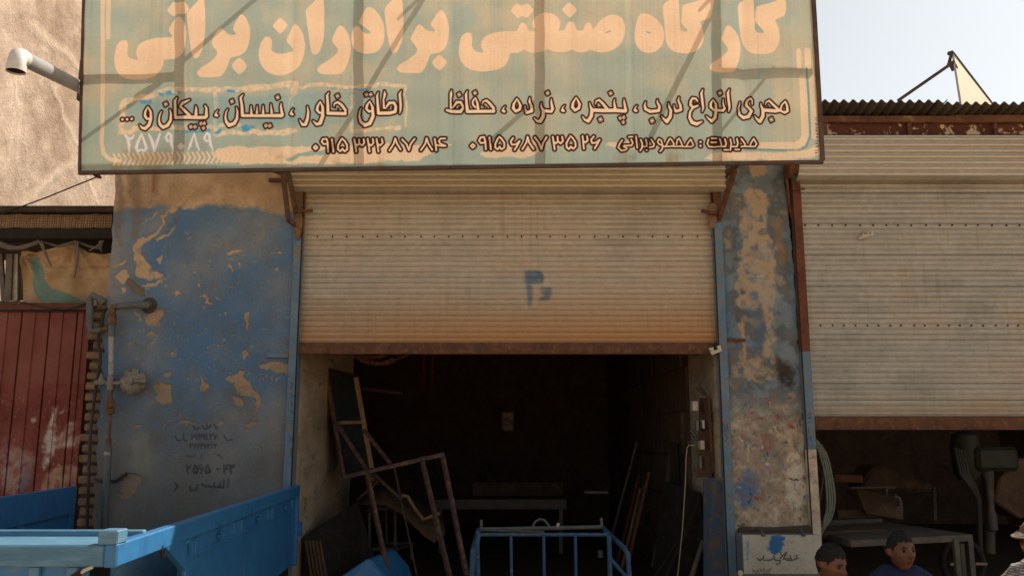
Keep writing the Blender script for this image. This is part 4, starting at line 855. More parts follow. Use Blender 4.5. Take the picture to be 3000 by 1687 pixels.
# rusty end hoop and bar stubs by the rails
def stub(px0, py0, px1, py1, label, w_=.028, mat=m_rust, y0=.14, y1=.07):
    g = MB(); g.bar(P(px0,py0,YF-y0), P(px1,py1,YF-y1), w_, w_*.9); return single(g, 'steel_stub', mat, label, 'bracket', 'square steel stubs welded beside the shutters', bevel=.002)
stub(863,619,916,617,'rusty flat stub pointing right, welded at the top of the left guide rail')
stub(2056,617,2102,629,'rusty square stub pointing left, welded at the rail beside the pillar top')
stub(788,528,842,528,'dark red flat stub behind the left sign bracket',.034,m_rust_red,.03,.03)
stub(2320,554,2358,554,'thin rusty stub at the head of the right guide rail',.016,m_rust,.08,.08)
for (cx_, cy_, lab) in ((2089,610,'rusty rounded plate on top of the rail beside the pillar'),(874,640,'corroded plate at the head of the left guide rail')):
    g = MB(); g.prism([P(cx_-12+dx,cy_+dy,YF-.075) for dx,dy in ((0,0),(2,-10),(8,-15),(16,-15),(22,-10),(24,0),(23,36),(12,62),(4,60),(0,36))], (0,.018,0)); single(g, 'end_plate', m_railrust, lab, 'bracket', 'rusted plates over the guide rails', bevel=.002)

# ================================================================ THE SIGN
sign = empty('shop_sign', tuple((BL+BR)/2), 'large faded teal fabric sign with peach Persian lettering hung over the shutter', 'sign')
foldsX = [PS(853,250).x, PS(1318,250).x, PS(1850,250).x, PS(2176,150).x]
nx, nz = 240, 36; vs = []; fs = []
ribsX = [PS(535,250).x, PS(1058,250).x, PS(1591,250).x, PS(2112,250).x]
for j in range(nz+1):
    for i in range(nx+1):
        p_ = sheet_pt(i/nx, j/nz); d_ = min(abs(p_.x-r_) for r_ in ribsX+[BL.x, BR.x])
        bul = .010*math.sin(i*.22+j*.05)*min(1, d_/.2) + .005*math.sin(j*.9+i*.08) - .016*sum(math.exp(-((p_.x-q_)/.03)**2) for q_ in foldsX)
        vs.append((p_.x, p_.y+bul*.6-.0, p_.z))
for j in range(nz):
    for i in range(nx):
        a_ = j*(nx+1)+i; fs.append((a_, a_+1, a_+nx+2, a_+nx+1))
g = MB(); g.add(vs, fs); o = g.build('printed_sheet', m_sheet, sign, smooth=True)
# frame tubes round the sheet
def fbar(p, q, w_, h_, mat, name='frame_tube', dy=0):
    g = MB(); g.bar(p+Vector((0,dy,0)), q+Vector((0,dy,0)), w_, h_, up=(0,1,0)); return g.build(name, mat, sign, bevel=.002)
m_fr = M('brown_frame_paint', (96,80,70), (74,54,44), (110,72,48), 8, rough=.6, bmp=.2)
dn = Vector((0,0,-.012))
fbar(BL+dn+Vector((-.02,0,0)), BR+dn+Vector((.02,0,0)), .03, .03, m_fr)
fbar(TL, TR, .03, .03, m_fr)
fbar(BL+Vector((-.012,0,0)), TL+Vector((-.012,0,0)), .02, .03, m_fr)
fbar(BR+Vector((.016,0,0)), TR+Vector((.016,0,0)), .035, .03, m_fr)
BK = .035
def onsheet(px, py, d=0): p_ = PS(px, py); p_.y += BK+d; return p_
for (x0_, x1_) in ((540,538),(1062,1064),(1592,1596),(2108,2116)):
    a_ = onsheet(x1_, 478); a_.z += .02; b_ = onsheet(x0_, -180); fbar(a_, b_, .056, .03, m_rust, 'rib')
fbar(onsheet(244,218), onsheet(536,208), .05, .03, m_rust, 'rib')
fbar(onsheet(2112,196), onsheet(2388,199), .05, .03, m_rust, 'rib')
# back stays: from the sheet's ribs back and up to the wall head, seen as shadows through the cloth
def stay(ax, ay, bx, by, ta, tb, w_=.045):
    a_ = PS(ax, ay)+SUN*ta; b_ = PS(bx, by)+SUN*tb
    g = MB(); g.bar(a_, b_, w_, w_); g.build('back_stay', m_rust, sign)
stay(240,412,530,200,.14,.45,.022); stay(536,180,760,-12,.12,.55,.030); stay(400,280,530,205,.3,.42,.022)
stay(930,500,1250,-20,.12,.75,.034); stay(1172,50,1235,-10,.5,.62,.026)
stay(1895,425,2096,15,.15,.70,.034); stay(2050,30,2100,-20,.5,.6,.026)
stay(2100,400,2262,205,.14,.5,.026); stay(1440,410,1590,280,.12,.35,.030)
# wall brackets below the sign
def bracket(pts_, label):
    r_ = empty('sign_bracket', tuple(pts_[0][0]), label, 'bracket', 'square tube brackets carrying the sign')
    for i, (a_, b_, w_, mm) in enumerate(pts_):
        g = MB(); g.bar(a_, b_, w_, w_); g.build('tube', mm, r_, bevel=.002)
    for (c_, w_) in ((pts_[0][1], pts_[0][2]*.6),):
        g = MB(); g.box(c_+Vector((-w_/2,-w_*.9,-w_/2)), c_+Vector((w_/2,-w_*.2,w_/2))); g.build('tube_mouth', m_dark, r_)  # dark plug suggests the shaded inside of the tube
    return r_
bracket([(P(828,500,6.95), P(845,645,YF-.12), .038, m_browntube), (P(842,492,7.15), P(870,640,YF-.03), .035, m_browntube), (P(762,485,6.85), P(836,512,7.2), .03, m_browntube), (P(845,645,YF-.12), P(880,672,YF-.02), .034, m_rust)], 'bent brown tube bracket at the left end of the shutter housing')
bracket([(P(2154,497,6.95), P(2106,640,YF-.06), .036, m_rust), (P(2124,515,YF-.05), P(2172,470,6.8), .036, m_rust), (P(2116,540,YF-.03), P(2124,500,YF-.03), .03, m_dark)], 'rusty tube bracket in front of the pillar top, right of the housing')
g = MB(); g.prism([P(270,512,6.72),P(284,508,6.72),P(291,514,6.72),P(288,519,6.72),P(276,517,6.72)], (0,.05,0)); single(g, 'frame_lug', m_rust_red, 'small red lug under the lower left corner of the sign', 'bracket')
g = MB(); g.tube([P(283,519,6.75), P(140,577,7.0), P(-30,640,7.3)], .006, 5); single(g, 'guy_wire', m_dark, 'thin dark cable running down left from the sign corner', 'cable')
# shutter end bearing right of the pillar top
g = MB(); g.lathe(P(2318,490,YF-.12), (1,0,0), [(.02,-.05),(.10,-.04),(.10,.0),(.07,.01),(.07,.05)], 16); g.tube([P(2300,478,YF-.1),P(2312,600,YF-.02),P(2322,640,YF-.02)], .014, 6)
single(g, 'shaft_bearing', m_rust, 'rusty shutter shaft end with chain wheel at the top right of the pillar', 'shutter bearing', smooth=False)
# torn scrap
g = MB(); g.prism([P(2530,680,YF-.005),P(2558,676,YF-.005),P(2562,688,YF-.005),P(2545,693,YF-.005),P(2520,701,YF-.005),P(2512,700,YF-.005),P(2524,690,YF-.005)], (0,.004,0)); sp_ = single(g, 'paper_scrap', m_white, 'torn white printed scrap stuck on the right shutter', 'paper')
g = MB()
for q in ([(2532,681),(2534,687)],[(2537,680),(2538,688),(2542,684)],[(2546,680),(2549,688),(2552,680)]): g.tube([P(x_, y_, YF-.007) for x_, y_ in q], .002, 4)
g.build('print_mark', m_dark, sp_)
# ================================================================ LEFT: tall neighbour, drain, gateway
nb = empty('neighbour_building', (XN-3, 14, 0), 'tall neighbour with a sunlit lumpy stucco side wall', 'building')
g = MB(); ny, nzz = 60, 40; vs = []; fs = []
for j in range(nzz+1):
    for i in range(ny+1):
        vs.append((XN+.03*math.sin(i*1.7+j*.8)*math.sin(j*1.3+i*.31)+R.uniform(-.008,.008), 7.9+i*14/ny, j*11/nzz))
for j in range(nzz):
    for i in range(ny): a_ = j*(ny+1)+i; fs.append((a_, a_+1, a_+ny+2, a_+ny+1))
g.add(vs, fs); g.build('stucco_wall', m_stucco, nb, smooth=True)
g = MB(); g.box((XN-8,7.95,0),(XN-.06,21.8,10.98)); g.build('block', m_soot, nb)
# drain pipe with elbow
dp = empty('drain_pipe', tuple(P(245,262,6.75)), 'grey plastic drain pipe ending in a downturned elbow beside the sign', 'pipe')
e0 = P(62,168,5.15)
g = MB(); g.tube([P(262,270,7.3), e0.lerp(P(262,270,7.3),.05), e0], .052, 20); g.build('pipe_run', m_pvc_shade, dp, smooth=True)
m_pvc_lit = M('sunlit_plastic_elbow', (214,211,206), (200,197,192), (170,160,150), 5, rough=.4, bmp=.03, dirt_amt=(.66,.8), spec=.5)  # same pipe, elbow whitened to look sunlit
e1 = P(33,148,5.02); c_ = e1
g = MB(); dirp = (e0-P(262,270,7.3)).normalized()
pe = e0+dirp*.03; arc = [pe+dirp*(.055*math.sin(t_))+Vector((0,0,-.055*(1-math.cos(t_)))) for t_ in [i*1.45/8 for i in range(9)]]; ee = arc[-1]
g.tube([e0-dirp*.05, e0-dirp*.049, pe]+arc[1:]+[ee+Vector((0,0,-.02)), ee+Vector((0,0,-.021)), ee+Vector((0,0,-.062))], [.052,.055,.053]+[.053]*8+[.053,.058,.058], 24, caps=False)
g.build('elbow', m_pvc_lit, dp, smooth=True)
g = MB(); g.lathe(ee+Vector((0,0,-.05)), (0,0,1), [(.055,0),(.055,.004)], 20); g.build('elbow_mouth', m_dark, dp)  # dark disc suggests the shaded inside of the elbow

YG = 7.75
gw = empty('gateway', (PX(120,1200,YG), YG, 0), 'gateway left of the blue pier with a lintel of hollow bricks', 'gateway')
xa, xb = -5.6, PX(336, 620, YG)
g = MB(); g.box((xa,YG-.06,PZ(625,YG,150)),(xb+.1,YG+3,PZ(607,YG,150))); g.build('roof_edge', m_tar, gw, bevel=.01)
g = MB(); g.box((xa,YG+.03,PZ(668,YG,150)),(xb+.1,YG+2.8,PZ(626,YG,150))); g.build('mortar', m_mortar, gw)
g = MB(); g.box((xa,YG-.02,PZ(700,YG,150)),(xb+.1,YG+.15,PZ(671,YG,150))); g.build('lintel_beam', m_dark, gw)
g = MB(); g.box((xa,YG+2.4,0),(xb+.3,YG+2.5,PZ(668,YG,150))); g.build('rear_wall', m_soot, gw)
# hollow bricks standing on end, each with ten holes, backs coloured dark for shade
bw = (PX(120,650,YG)-PX(101.5,650,YG)); bh = PZ(628,YG,150)-PZ(667,YG,150)
q = MB(); W_, H_ = bw*.92, bh*.97; colsx = [0,.16,.42,.58,.84,1]; rowsz = [0]
for k in range(5): rowsz += [.06+k*.19, .06+k*.19+.11]
rowsz.append(1)
for i in range(5):
    for j in range(len(rowsz)-1):
        xA, xB = colsx[i]*W_, colsx[i+1]*W_; zA, zB = rowsz[j]*H_, rowsz[j+1]*H_
        if i in (1,3) and j % 2 == 1:
            D_ = .05
            q.add([(xA,0,zA),(xB,0,zA),(xB,0,zB),(xA,0,zB),(xA,D_,zA),(xB,D_,zA),(xB,D_,zB),(xA,D_,zB)], [(0,4,5,1),(1,5,6,2),(2,6,7,3),(3,7,4,0)]); q.add([(xA,D_,zA),(xB,D_,zA),(xB,D_,zB),(xA,D_,zB)], [(0,1,2,3)], 1)
        else: q.add([(xA,0,zA),(xB,0,zA),(xB,0,zB),(xA,0,zB)], [(0,1,2,3)])
q.add([(0,0,0),(W_,0,0),(W_,.1,0),(0,.1,0),(0,0,H_),(W_,0,H_),(W_,.1,H_),(0,.1,H_)], [(0,3,2,1),(4,5,6,7),(1,2,6,5),(3,0,4,7)])
mb_ = bpy.data.meshes.new('brick'); mb_.from_pydata(q.v, [], q.f); mb_.materials.append(m_hollow); mb_.materials.append(m_dark); mb_.polygons.foreach_set('material_index', q.mi); mb_.update()
x_ = xb-.02-bw
while x_ > PX(-40,650,YG):
    o = bpy.data.objects.new('brick', mb_); link(o, gw); o.location = (x_, YG+R.uniform(-.012,.008), PZ(667,YG,150)+R.uniform(-.004,.004)); o.rotation_euler = (0, R.uniform(-.03,.05), R.uniform(-.05,.05)); x_ -= bw*R.uniform(.98,1.03)
# tarpaulin hung in the gap
tc = Canvas(PX(-20,760,YG), PX(330,760,YG), PZ(900,YG), PZ(680,YG), 250, fproj(YG), (176,146,108))
tn = fbm(tc.Hh, tc.W, 40, 5, 501); tc.a += ((tn-.5)*60)[..., None]; tc.warp(6, 16, 502)
tc.poly([(62,745),(104,752),(106,800),(125,835),(160,852),(200,865),(250,890),(90,892)], (104,136,126), .85, warp=True, soft=3)
tc.poly([(105,885),(120,875),(135,880),(128,892)], (176,146,108), .9, warp=True, soft=2)
tc.stroke([[(110,775,2),(320,775,2)],[(110,805,1),(320,812,1)]], (130,96,62), .5, warp=True, soft=3)
m_tarp = canvas_mat('stained_tarpaulin', tc, rough=.85, grain=.25, bmp=.25, hd=.002)
topc = [(60,738),(75,734),(110,742),(150,732),(185,722),(212,716),(222,712),(236,726),(262,742),(300,745),(322,740)]
g = MB(); NX, NZ = 64, 22; vs = []; fs = []
tx = [p_[0] for p_ in topc]; ty = [p_[1] for p_ in topc]
for j in range(NZ+1):
    for i in range(NX+1):
        px_ = 62+(326-62)*i/NX; t0 = np.interp(px_, tx, ty); py_ = t0+(893-t0)*j/NZ
        # folds fan out from the tied points
        fo = 0
        for (kx, ky) in ((225,712),(66,736)):
            d_ = math.hypot(px_-kx, py_-ky)+1; an = math.atan2(px_-kx, py_-ky); fo += .035*math.sin(an*11)*math.exp(-d_/150)*min(1, d_/30)
        v_ = P(px_, py_, YG+.12); v_.y += fo+.05*(j/NZ)*math.sin(px_*.03); vs.append(v_)
for j in range(NZ):
    for i in range(NX): a_ = j*(NX+1)+i; fs.append((a_, a_+NX+1, a_+NX+2, a_+1))
g.add(vs, fs); tarp = tag(g.build('tarpaulin', m_tarp, None, smooth=True), 'stained beige and teal tarpaulin tied up behind the red gate', 'tarpaulin')
g = MB()
for (k0, k1, k2) in (((118,706),(132,740),(150,780)),((224,708),(228,750),(218,815)),((300,705),(290,718),(262,735)),((296,706),(294,728),(298,738))):
    for d_ in (-.012, .012): g.tube([P(k0[0],k0[1],YG+.02)+Vector((d_,0,0)), P(k1[0],k1[1],YG+.0), P(k2[0],k2[1],YG+.03)], [.009,.012,.006], 6)
g.build('tie_strip', m_canvas_white, tarp, smooth=True, kind='stuff')
g = MB(); g.tube([P(-20,700,YG+.05),P(20,722,YG+.02),P(50,728,YG+.02),P(90,718,YG+.03),P(118,706,YG+.05)], .022, 8); g.tube([P(-20,712,YG+.03),P(30,728,YG),P(70,726,YG),P(118,706,YG+.05)], .018, 8)
g.tube([P(118,706,YG+.05),P(170,722,YG+.08),P(222,706,YG+.05),P(262,722,YG+.08),P(300,730,YG+.08)], .012, 6); g.build('gathered_edge', m_canvas_white, tarp, smooth=True)
for i, (x_, w_, mm) in enumerate(((24,.06,m_canvas_white),(45,.05,m_white),(58,.07,m_browntube),(76,.05,m_green),(12,.04,m_canvas_white))):
    g = MB(); g.bar(P(x_,880,YG+.25+.03*i), P(x_+(6-i*4),745,YG+.25+.03*i), w_, .03); single(g, 'spare_board', mm, ['grey film-wrapped board leaning behind the gate','white board leaning behind the gate','brown board leaning behind the gate','dull green board leaning behind the gate beside the tarpaulin','narrow grey board at the far left behind the gate'][i], 'board', 'boards leaning behind the red gate')
# red gate
YR = 7.62
gz0 = PZ(912, YR, 120)
rc = Canvas(PX(-30,1400,YR), PX(262,900,YR), 0.0, 3.0, 220, fproj(YR), (118,56,46))
r1 = fbm(rc.Hh, rc.W, 50, 6, 601); r2 = fbm(rc.Hh, rc.W, 10, 5, 602); rc.a += ((r1-.5)*50+(r2-.5)*20)[..., None]; rc.warp(6, 14, 603)
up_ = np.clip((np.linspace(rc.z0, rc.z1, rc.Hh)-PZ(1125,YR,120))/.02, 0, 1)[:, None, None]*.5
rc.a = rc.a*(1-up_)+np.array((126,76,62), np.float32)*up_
W6 = (0,850,2.4156); sm6 = np.clip(.4+(r2-.3)*2, 0, 1)
rc.poly([(370,830),(400,830),(395,1000),(390,1130),(350,1240),(300,1300),(300,1080),(345,990)], (200,192,182), .85, o=W6, warp=True, soft=6, mod=sm6)
rc.poly([(390,1060),(430,1000),(490,940),(530,940),(500,1010),(575,1040),(560,1100),(480,1125),(390,1110)], (200,192,180), .8, o=W6, warp=True, soft=8, mod=sm6)
rc.poly([(0,1040),(80,1060),(170,1150),(250,1190),(220,1320),(160,1400),(100,1449),(0,1449)], (172,162,154), .6, o=W6, warp=True, soft=14, mod=sm6)
rc.poly([(150,1240),(210,1200),(230,1300),(190,1449),(140,1449)], (92,100,128), .55, o=W6, warp=True, soft=10, mod=sm6)
rc.poly([(380,1260),(440,1240),(560,1220),(560,1500),(280,1500),(300,1350)], (190,164,136), .65, o=W6, warp=True, soft=8, mod=sm6)
rc.poly([(222,915),(250,905),(255,935),(228,940)], (190,180,170), .8, o=W6, warp=True, soft=5)
rc.poly([(415,870),(450,850),(455,880),(425,890)], (180,170,160), .7, o=W6, warp=True, soft=4)
for i in range(230):
    x_ = rr.uniform(0,570); y_ = rr.uniform(740,1449); r_ = rr.choice([1.2,1.8,2.6,3.5]); rc.stroke([[(x_,y_,r_),(x_+rr.uniform(-3,3),y_+rr.uniform(0,18),r_*.4)]], (196,176,160), rr.uniform(.3,.8), o=W6, warp=True, soft=1)
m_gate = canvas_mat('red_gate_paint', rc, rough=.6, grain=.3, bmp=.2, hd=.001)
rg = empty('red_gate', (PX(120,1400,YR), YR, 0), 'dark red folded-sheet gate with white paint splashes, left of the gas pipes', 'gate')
xs_ = [PX(x_, 1000, YR) for x_ in (-104,-23,58,140,221,262)]
for i in range(len(xs_)-1):
    x0_, x1_ = xs_[i], xs_[i+1]; mid = x0_+(x1_-x0_)*.5; z1 = gz0
    g = MB()
    sec = [(x0_+.006,0),(x0_+.012,-.014),(mid-.004,-.014),(mid+.002,-.003),(x1_-.010,-.003),(x1_-.004,.016)]
    vs = [(a, YR+y_, .05) for a, y_ in sec]+[(a, YR+y_, z1) for a, y_ in sec]; n = len(sec)
    g.add(vs, [(k, k+1, k+n+1, k+n) for k in range(n-1)]); g.build('panel', m_gate, rg)
g = MB(); g.box((xs_[0],YR+.017,0.03),(xs_[-1]+.02,YR+.03,gz0)); g.build('backing', m_dark, rg)
g = MB(); g.box((xs_[0],YR-.03,gz0),(xs_[-1]-.03,YR+.03,PZ(888,YR,120))); g.build('top_rail', m_rust_red, rg, bevel=.004)
g = MB(); g.box((xs_[0],YR-.035,gz0-.008),(xs_[-1]-.03,YR-.03,gz0+.012)); g.build('rail_lip', m_dark, rg)
g = MB(); g.tube([P(x_, y_, YR-.05) for x_, y_ in ((-20,884),(60,884),(100,892),(140,903),(190,906),(230,896),(262,884))], .008, 6); single(g, 'slack_cable', m_cable, 'slack grey cable sagging along the top of the red gate', 'cable', smooth=True)

# ---- gas pipes and meter
YP = YF-.10
def tub(pts_, r_, mat, name, parent, n=10, dy=0): g = MB(); g.tube([P(x_, y_, YP+dy) for x_, y_ in pts_], r_, n); return g.build(name, mat, parent, smooth=True)
gp = empty('gas_pipe', tuple(P(320,1500,YP)), 'gas pipework with tee, valve and white-wrapped riser running down the edge of the blue pier', 'gas pipe')
g = MB(); g.tube([P(437,895,YF-.0),P(430,894,YP-.01),P(400,893,YP-.02),P(345,898,YP)], [.034,.034,.030,.026], 12); g.build('inlet', m_gas, gp, smooth=True)
g = MB(); g.lathe(P(437,895,YF+.002), (0,-1,0), [(.075,0),(.066,.008),(.04,.014)], 16); g.build('wall_collar', m_mortar, gp)
tub([(345,898),(334,900),(329,908),(328,925)], .030, m_gasrust, 'elbow', gp)
tub([(328,922),(328,950)], .040, m_gasrust, 'coupling', gp); tub([(328,948),(326,985)], .030, m_gas, 'tee', gp)
tub([(326,982),(325,1102)], .021, m_gaswhite, 'wrapped_riser', gp)
tub([(325,1098),(324,1142)], .030, m_alu, 'cross_tee', gp); tub([(312,1124),(360,1121)], .020, m_alu, 'outlet', gp)
tub([(324,1140),(323,1176)], .020, m_gasrust, 'nipple', gp); tub([(323,1172),(322,1212)], .036, m_gasrust, 'valve', gp)
g = MB(); g.bar(P(310,1192,YP-.04), P(338,1188,YP-.04), .02, .012); g.build('valve_lever', m_gasrust, gp)
tub([(322,1210),(320,1288)], .014, m_gasrust, 'thin_riser', gp); tub([(319,1285),(318,1310)], .022, m_gasrust, 'reducer', gp)
tub([(318,1308),(312,1420),(306,1540),(300,1760)], .030, m_gas, 'lower_riser', gp); tub([(316,1322),(316,1332)], .032, m_gaswhite, 'tape_band', gp)
tub([(278,1402),(300,1410),(340,1408),(372,1386)], .013, m_cable, 'wall_strap', gp, dy=.06)
mt = empty('gas_meter', tuple(P(388,1118,YP)), 'round cast aluminium gas regulator disc mounted beside the riser', 'gas regulator')
g = MB(); c_ = P(389,1118,YP-.02); g.lathe(c_, (0,-1,0), [(.06,-.05),(.108,-.03),(.112,-.012),(.112,0),(.100,.012),(.094,.010),(.085,.018),(.045,.026),(.026,.028),(.024,.046),(.016,.048)], 28); g.build('casing', m_alu, mt, smooth=True)
g = MB(); g.tube([P(393,1116,YP-.08),P(412,1117,YP-.07),P(424,1117,YP-.05)], [.018,.026,.028], 12); g.build('port', m_alu, mt, smooth=True)
for k in range(8):
    th = k*math.pi/4+.2; g = MB(); g.lathe(c_+Vector((math.cos(th)*.100,-.008,math.sin(th)*.100)), (0,-1,0), [(.008,0),(.008,.012)], 6); g.build('bolt', m_gasrust, mt)
rgl = empty('pressure_regulator', tuple(P(296,1115,YP)), 'small bell-shaped regulator on the left side of the gas riser', 'gas regulator')
g = MB(); g.lathe(P(297,1120,YP), (0,0,1), [(.05,-.02),(.055,-.008),(.055,.0),(.034,.008),(.026,.03),(.022,.045),(.014,.05),(.014,.07)], 16); g.build('bell', m_alu, rgl, smooth=True)
g = MB(); g.tube([P(278,1120,YP),P(318,1121,YP)], .022, 10); g.build('side_port', m_alu, rgl, smooth=True)
p2 = empty('bypass_pipe', tuple(P(266,960,YP)), 'grey inverted-U pipe at the head of the brick edge left of the pier', 'gas pipe')
tub([(306,888),(290,874),(272,866),(264,874),(263,892),(264,958)], .030, m_gas, 'loop', p2, dy=.03)
tub([(264,955),(265,968),(276,970),(300,966)], .026, m_gas, 'lower_elbow', p2, dy=.02); tub([(296,966),(318,962)], .022, m_gasrust, 'union', p2)
g = MB(); g.tube([P(x_, y_, YF-.045) for x_, y_ in ((303,905),(302,930),(296,960),(289,985),(288,1010),(294,1035),(294,1060),(287,1100),(279,1150),(271,1210),(266,1260),(262,1340),(259,1420),(256,1500),(252,1760))], .014, 8)
single(g, 'conduit', m_cable, 'dark flexible conduit snaking down the broken brick edge', 'conduit', smooth=True)

# ================================================================ RIGHT: roof, beam, roof sign
rf = empty('corrugated_roof', (PX(2700,330,7.0), 7.0, PZ(330,7.3,2700)), 'corrugated fibre-cement eave over the right-hand bay', 'roof')
za, zb_ = P(2700,296,7.12), P(2700,338,7.36)
pitch_ = 27/2500*7.12*1.08; sheet_w = pitch_*8
xs0 = PX(2362,300,7.12)
q = MB(); NXc = 8*8; am = .016
for jj, (yy, zz_) in enumerate(((7.12, 0), (7.24, 0), (7.36, 0), (16.1, 0))):
    zc = za.z+(zb_.z-za.z)*(yy-7.12)/(.24) if yy < 8 else zb_.z-.02
    for i in range(NXc+1): q.v.append((i*sheet_w/NXc, yy, zc+am*math.cos(2*math.pi*i/8)))
for jj in range(3):
    for i in range(NXc): a_ = jj*(NXc+1)+i; q.f.append((a_, a_+1, a_+NXc+2, a_+NXc+1)); q.mi.append(0)
me = bpy.data.meshes.new('roof_sheet'); me.from_pydata(q.v, [], q.f); me.materials.append(m_corr); me.polygons.foreach_set('use_smooth', [True]*len(me.polygons)); me.update()
k = 0
while xs0+k*sheet_w*.875 < 9.2:
    o = bpy.data.objects.new('sheet', me); link(o, rf); o.location = (xs0+k*sheet_w*.875, 0, -.010*min(k,7)+(.009 if k%2 else 0)); sm = o.modifiers.new('thick', 'SOLIDIFY'); sm.thickness = .006; k += 1
g = MB(); g.box((PX(2250,345,7.3),7.28,PZ(356,7.28,2700)),(3.98,7.34,PZ(339,7.28,2700))); g.box((4.0-.02,7.275,PZ(356,7.28,2700)),(5.6,7.335,PZ(337,7.28,2700))); g.build('eave_channel', m_eave, rf, bevel=.003)
ib = empty('steel_beam', (PX(2700,380,7.3), 7.3, PZ(400,7.3,2700)), 'rusty steel beam with flaking pale paint above the right shutter', 'beam')
zt_, zu_ = PZ(360,7.32,2700), PZ(402,7.32,2700); x0_ = PX(2200,380,7.32)
g = MB(); g.box((x0_,7.32,zu_+.008),(5.6,7.335,zt_-.012)); g.build('web', m_ibeam, ib)
g = MB(); g.box((x0_,7.28,zt_-.012),(5.6,7.38,zt_)); g.box((x0_,7.28,zu_-.004),(5.6,7.38,zu_+.008)); g.build('flange', m_rust, ib)
for x_ in (2418,2665,2918): g = MB(); g.box((PX(x_-7,380,7.3),7.29,zu_+.008),(PX(x_+5,380,7.3),7.319,zt_-.012)); g.build('stiffener', m_rust, ib)
g = MB(); g.box((x0_,7.36,PZ(362,7.4,2700)),(5.6,7.45,PZ(346,7.4,2700))); g.build('shade_strip', m_dark, ib)  # solid dark strip stands in for the shaded gap above the beam
# roof sign seen edge-on with its stay
YS_ = 9.2
rs_ = empty('roof_sign', tuple(P(2820,310,YS_)), 'tall cream metal sign board tapering above the corrugated roof', 'sign')
ap = P(2792,152,YS_); 
g = MB(); g.prism([P(2793,158,YS_+1.0),P(2818,318,YS_),P(2918,318,YS_+1.4)], (.03,.05,0)); g.build('board', m_cream, rs_)
g = MB(); g.bar(P(2791,156,YS_+.98),P(2816,318,YS_-.03),.022,.03); g.bar(P(2793,154,YS_+.98),P(2919,318,YS_+1.38),.012,.02); g.build('frame', m_grey, rs_)
g = MB(); g.bar(P(2783,152,YS_+.9),P(2786,160,YS_+.9),.045,.06); g.bar(P(2787,160,YS_+.9),P(2779,190,YS_+.9),.03); g.bar(P(2786,182,YS_+.8),P(2798,205,YS_+.8),.07,.05); g.build('top_clamp', m_browntube, rs_)
g = MB(); g.tube([P(2783,190,YS_),P(2630,296,YS_+.2)], .019, 6); g.build('stay', m_browntube, rs_)

# ================================================================ METER BOX ON THE PILLAR FOOT
YB = YF-.27
bx = Canvas(PX(2160,1600,YB), PX(2410,1600,YB), PZ(1760,YB), PZ(1540,YB), 420, fproj(YB), (176,168,154))
b1 = fbm(bx.Hh, bx.W, 60, 6, 701); b2 = fbm(bx.Hh, bx.W, 12, 5, 702); bx.a += ((b1-.5)*36+(b2-.5)*16)[..., None]; bx.warp(5, 12, 703)
bx.poly([(2255,1570),(2296,1568),(2292,1600),(2282,1622),(2262,1622),(2246,1608)], (34,92,150), .9, warp=True, soft=9)
bx.poly([(2184,1580),(2194,1578),(2190,1640),(2184,1650)], (70,120,170), .6, warp=True, soft=3, mod=np.clip((b2-.3)*3,0,1))
WQ = (2000,1000,2.11)
bx.stroke([[(460,1340,4),(475,1352,4),(495,1340,4),(500,1320,3)],[(500,1350,3),(540,1350,4),(560,1338,3)],[(560,1320,3),(568,1350,4),(600,1352,4),(598,1370,3),(575,1378,3)],[(600,1340,4),(640,1300,3),(620,1345,4),(660,1340,3)],[(640,1352,3),(680,1350,4),(706,1338,4),(700,1320,3)],[(660,1322,3),(668,1345,4)],[(610,1320,3),(600,1300,3)]], (60,52,46), .8, o=WQ, soft=1)
for i in range(9): bx.stroke([[(430+i*14,1410,4),(432+i*14,1422,4)],[(430+i*14,1436,4),(431+i*14,1446,3)]], (70,60,54), .6, o=WQ, soft=1.5, warp=True)
for i in range(60):
    x_ = rr.uniform(2185,2395); y_ = rr.uniform(1565,1687); bx.stroke([[(x_,y_,rr.uniform(.4,1.4)),(x_+rr.uniform(-3,5),y_+rr.uniform(0,6),.4)]], rr.choice([(90,80,70),(120,100,80),(60,60,60)]), rr.uniform(.3,.7), warp=True)
m_box = canvas_mat('meter_box_enamel', bx, rough=.5, grain=.15, bmp=.1, hd=.0008)
m_boxs = M('meter_box_side', (120,126,134), (96,100,106), (140,130,116), 9, rough=.6)
mbx = empty('meter_box', tuple(P(2290,1680,YB)), 'off-white meter box with a blue spray blot at the foot of the pillar', 'meter box')
x0_, x1_ = PX(2178,1600,YB), PX(2404,1600,YB); z1_ = PZ(1566,YB); z0_ = .55
g = MB(); g.box((x0_-.0,YB+.012,z0_),(x1_,YF+.03,z1_-.01)); g.build('case', m_boxs, mbx, bevel=.006)
g = MB(); g.box((x0_-.006,YB-.006,z0_+.02),(x1_+.006,YB+.010,z1_)); g.build('door', m_box, mbx, bevel=.004)
for px_ in (2236,2354):
    g = MB(); g.bar(P(px_-14,1545,YF-.07), P(px_,1562,YB-.01), .02, .014); g.bar(P(px_,1560,YB-.012), P(px_,1570,YB-.012), .03, .012); g.build('hinge', m_grey, mbx)
g = MB(); g.lathe(P(2168,1677,YB+.02), (0,-1,0), [(.022,0),(.022,.02),(.012,.02)], 12); g.build('lock_lug', m_white, mbx)
# plaster shelf lumps above the box
g = MB(); g.prism([P(2160,1545,YF-.001),P(2180,1540,YF-.001),P(2270,1542,YF-.001),P(2372,1536,YF-.001),P(2375,1560,YF-.001),P(2160,1562,YF-.001)], (0,-.05,-.01)); single(g, 'mortar_ledge', m_mortar, 'crumbly mortar ledge between the pillar face and the meter box', 'ledge', bevel=.008)

